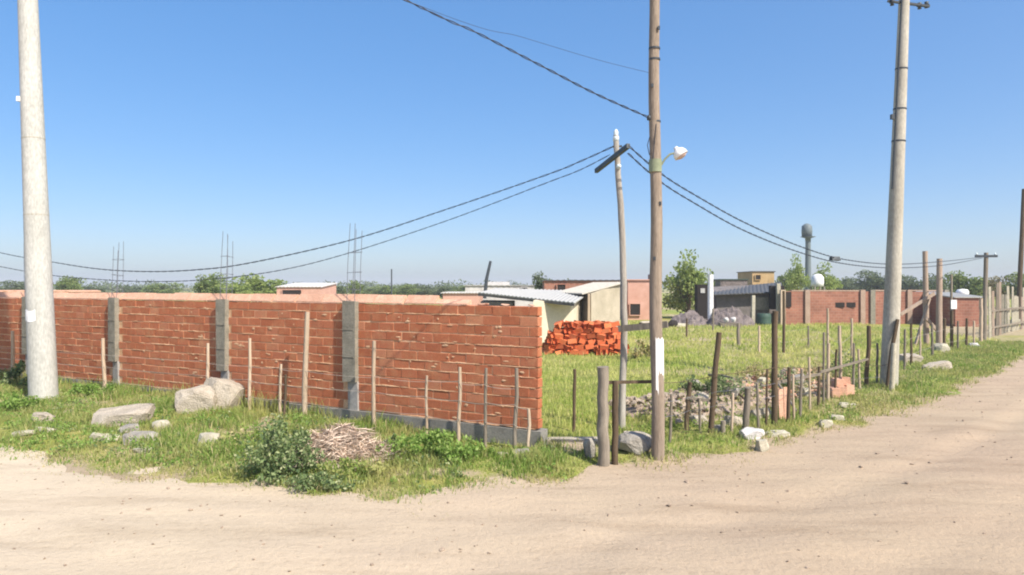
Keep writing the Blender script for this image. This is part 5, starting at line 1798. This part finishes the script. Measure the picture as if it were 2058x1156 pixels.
# ------------------------------------------------------------------ trees
def tree_mesh(seed, w, h, crown_lo, n, size, nb=14, lobes=.26):
    rg = random.Random(seed)
    cs, rs = [], []
    zc = h * (crown_lo + 1) / 2
    hz = h * (1 - crown_lo) / 2
    for i in range(nb):
        d = Vector((rg.gauss(0, 1), rg.gauss(0, 1), rg.gauss(0, 1))).normalized() * rg.uniform(.25, .82)
        cs.append((d.x * w / 2, d.y * w / 2, zc + d.z * hz))
        q = rg.uniform(.7, 1.25) * lobes
        rs.append((w * q, w * q, hz * 2 * q * .8))
    V, T = leaf_cloud(cs, rs, n, size, seed=seed)
    crown = np_mesh('crown', V, T, 3, None)
    mb = MB()
    mb.tube([(0, 0, -.3), (w * .02, 0, h * crown_lo * .6), (-.02 * w, .01 * w, h * (crown_lo + .25)), (0, 0, h * .75)], [h * .035, h * .028, h * .02, h * .006], 7)
    for c in cs[:8]:
        st = Vector((0, 0, h * (crown_lo + rg.uniform(.0, .25))))
        mb.tube([st, st.lerp(Vector(c), .5) + Vector((0, 0, h * .02)), Vector(c)], [h * .014, h * .009, h * .004], 5)
    trunk = mb.mesh('trunk')
    trunk.materials.append(M['bark'])
    return crown, trunk

PROTO = {}
def tree(px, ytop, Y, wpx, label, mat, proto, name='tree', group=None):
    """w and height from the picture; proto meshes are unit sized and scaled"""
    h = zpx(ytop, Y)
    w = wpx / 1400 * Y
    key = (proto, mat)
    if key not in PROTO:
        spec = {'round': (3, 1, 1, .12, 2600, .075, 16, .24), 'airy': (8, 1, 1, .06, 2000, .06, 26, .17), 'tall': (12, 1, 1, .2, 2600, .07, 18, .2),
                'bush': (17, 1, 1, -.02, 3000, .055, 30, .17), 'wide': (21, 1, 1, .10, 3200, .06, 22, .2)}[proto]
        cr, tr_ = tree_mesh(*spec)
        cr.materials.append(M[mat])
        PROTO[key] = (cr, tr_)
    cr, tr_ = PROTO[key]
    x = GX(px, Y)
    root = thing(name, label, 'tree', Vector((x, Y, 0)), group)
    for nm, me in (('crown', cr), ('trunk', tr_)):
        o = bpy.data.objects.new(nm, me)
        COL.objects.link(o)
        o.parent = root
        o.scale = (w, w, h)
        o.rotation_euler = (0, 0, (px * 7.7) % 6.28)
    return root

tree(1386, 503, 52, 116, 'feathery lime-green tree between the tall pole and the dark shack', 'leaf_tree_lime', 'airy')
tree(1382, 530, 53, 118, 'denser lime-green bush under the feathery tree', 'leaf_tree_lime', 'bush')
tree(1600, 512, 70, 62, 'yellow-green tree left of the water tower column', 'leaf_tree_lime', 'airy')
tree(1655, 528, 72, 84, 'yellow-green tree right of the water tower column', 'leaf_tree_lime', 'airy')
tree(1580, 535, 76, 60, 'dull green bush just left of the water tower foot', 'leaf_tree_mid', 'round')
tree(1096, 541, 58, 58, 'dark rounded tree behind the dull red brick house', 'leaf_tree_dark', 'round')
tree(1945, 540, 75, 90, 'rounded olive tree behind the small red brick house', 'leaf_tree_mid', 'round')
tree(1880, 551, 85, 70, 'dark low tree behind the two pinkish timber poles', 'leaf_tree_dark', 'wide')
tree(1830, 553, 110, 90, 'dark tree just right of the concrete pole on the skyline', 'leaf_tree_dark', 'wide')
tree(1755, 543, 110, 90, 'dark tree just left of the concrete pole on the skyline', 'leaf_tree_dark', 'wide')
tree(1705, 553, 120, 70, 'low dark tree two trees left of the concrete pole', 'leaf_tree_dark', 'round')
tree(2010, 553, 80, 80, 'brownish tree behind the paling fence', 'leaf_tree_dry', 'wide')
tree(2060, 548, 75, 90, 'brownish green tree at the right edge behind the paling', 'leaf_tree_mid', 'wide')
tree(138, 552, 95, 70, 'mid green tree just right of the whitish pole on the skyline', 'leaf_tree_mid', 'tall')
tree(40, 564, 110, 90, 'low dark tree left of the whitish pole', 'leaf_tree_dark', 'wide')
tree(190, 571, 120, 56, 'small bluish dark tree right of the skyline tree by the whitish pole', 'leaf_tree_dark', 'round')
tree(262, 574, 130, 90, 'low dark hedge tree behind the second farthest visible rebar', 'leaf_tree_dark', 'wide')
tree(330, 568, 120, 90, 'low dark green tree left of the big bushy pair', 'leaf_tree_mid', 'wide')
tree(428, 549, 70, 105, 'left one of two big bushy green trees behind the wall', 'leaf_tree_mid', 'wide')
tree(522, 546, 72, 120, 'right one of two big bushy green trees behind the wall', 'leaf_tree_lime', 'round')
tree(470, 566, 60, 110, 'low lime bush between the two big bushy trees', 'leaf_tree_lime', 'wide')
tree(668, 565, 95, 56, 'dark green tree right of the small white-roofed far house', 'leaf_tree_dark', 'round')
tree(716, 562, 95, 40, 'narrow olive tree behind the nearest column rebar', 'leaf_tree_mid', 'tall')
skl = [(600, 575, 150, 90), (775, 572, 130, 80), (815, 570, 120, 70), (850, 571, 125, 70), (890, 573, 110, 70), (745, 577, 150, 60), (935, 572, 140, 70)]
lbs = ['low skyline tree behind the small white-roofed far house', 'skyline tree at the tiny thin mast', 'second skyline tree right of the tiny thin mast', 'third skyline tree right of the tiny thin mast',
       'skyline tree left of the low pale pink house', 'faint low tree right of the nearest column rebar', 'skyline tree behind the low pale pink house']
for (px, yt, Y, wpx), lb_ in zip(skl, lbs):
    tree(px, yt, Y, wpx, lb_, 'leaf_tree_mid' if px % 2 else 'leaf_tree_dark', 'wide')
# far wood that closes the horizon
vs = []
rg = np.random.default_rng(5)
cs, rs = [], []
for i in range(240):
    Y = rg.uniform(190, 260)
    x = rg.uniform(-260, 260)
    h = rg.uniform(2.5, 4.6)
    cs.append((x, Y, h * .5)); rs.append((rg.uniform(3, 7), 3, h * .55))
V, T = leaf_cloud(cs, rs, 26000, .75, seed=9)
o = link('far_wood', np_mesh('far_wood', V, T, 3, None), M['leaf_tree_dark'])
tag(o, 'far low wood closing the horizon', kind='stuff')

# ------------------------------------------------------------------ thin ground haze
hz = MB().box((0, 0, 6.5), (2600, 2600, 16)).build('haze', None)
tag(hz, 'thin pale haze in the distance', kind='stuff')
hm = bpy.data.materials.new('haze')
hm.use_nodes = True
hn = hm.node_tree.nodes
hn.remove(hn['Principled BSDF'])
pv = hn.new('ShaderNodeVolumePrincipled')
pv.inputs['Color'].default_value = (.86, .90, .96, 1)
pv.inputs['Density'].default_value = .0008
hm.node_tree.links.new(pv.outputs[0], hn['Material Output'].inputs['Volume'])
hz.data.materials.append(hm)
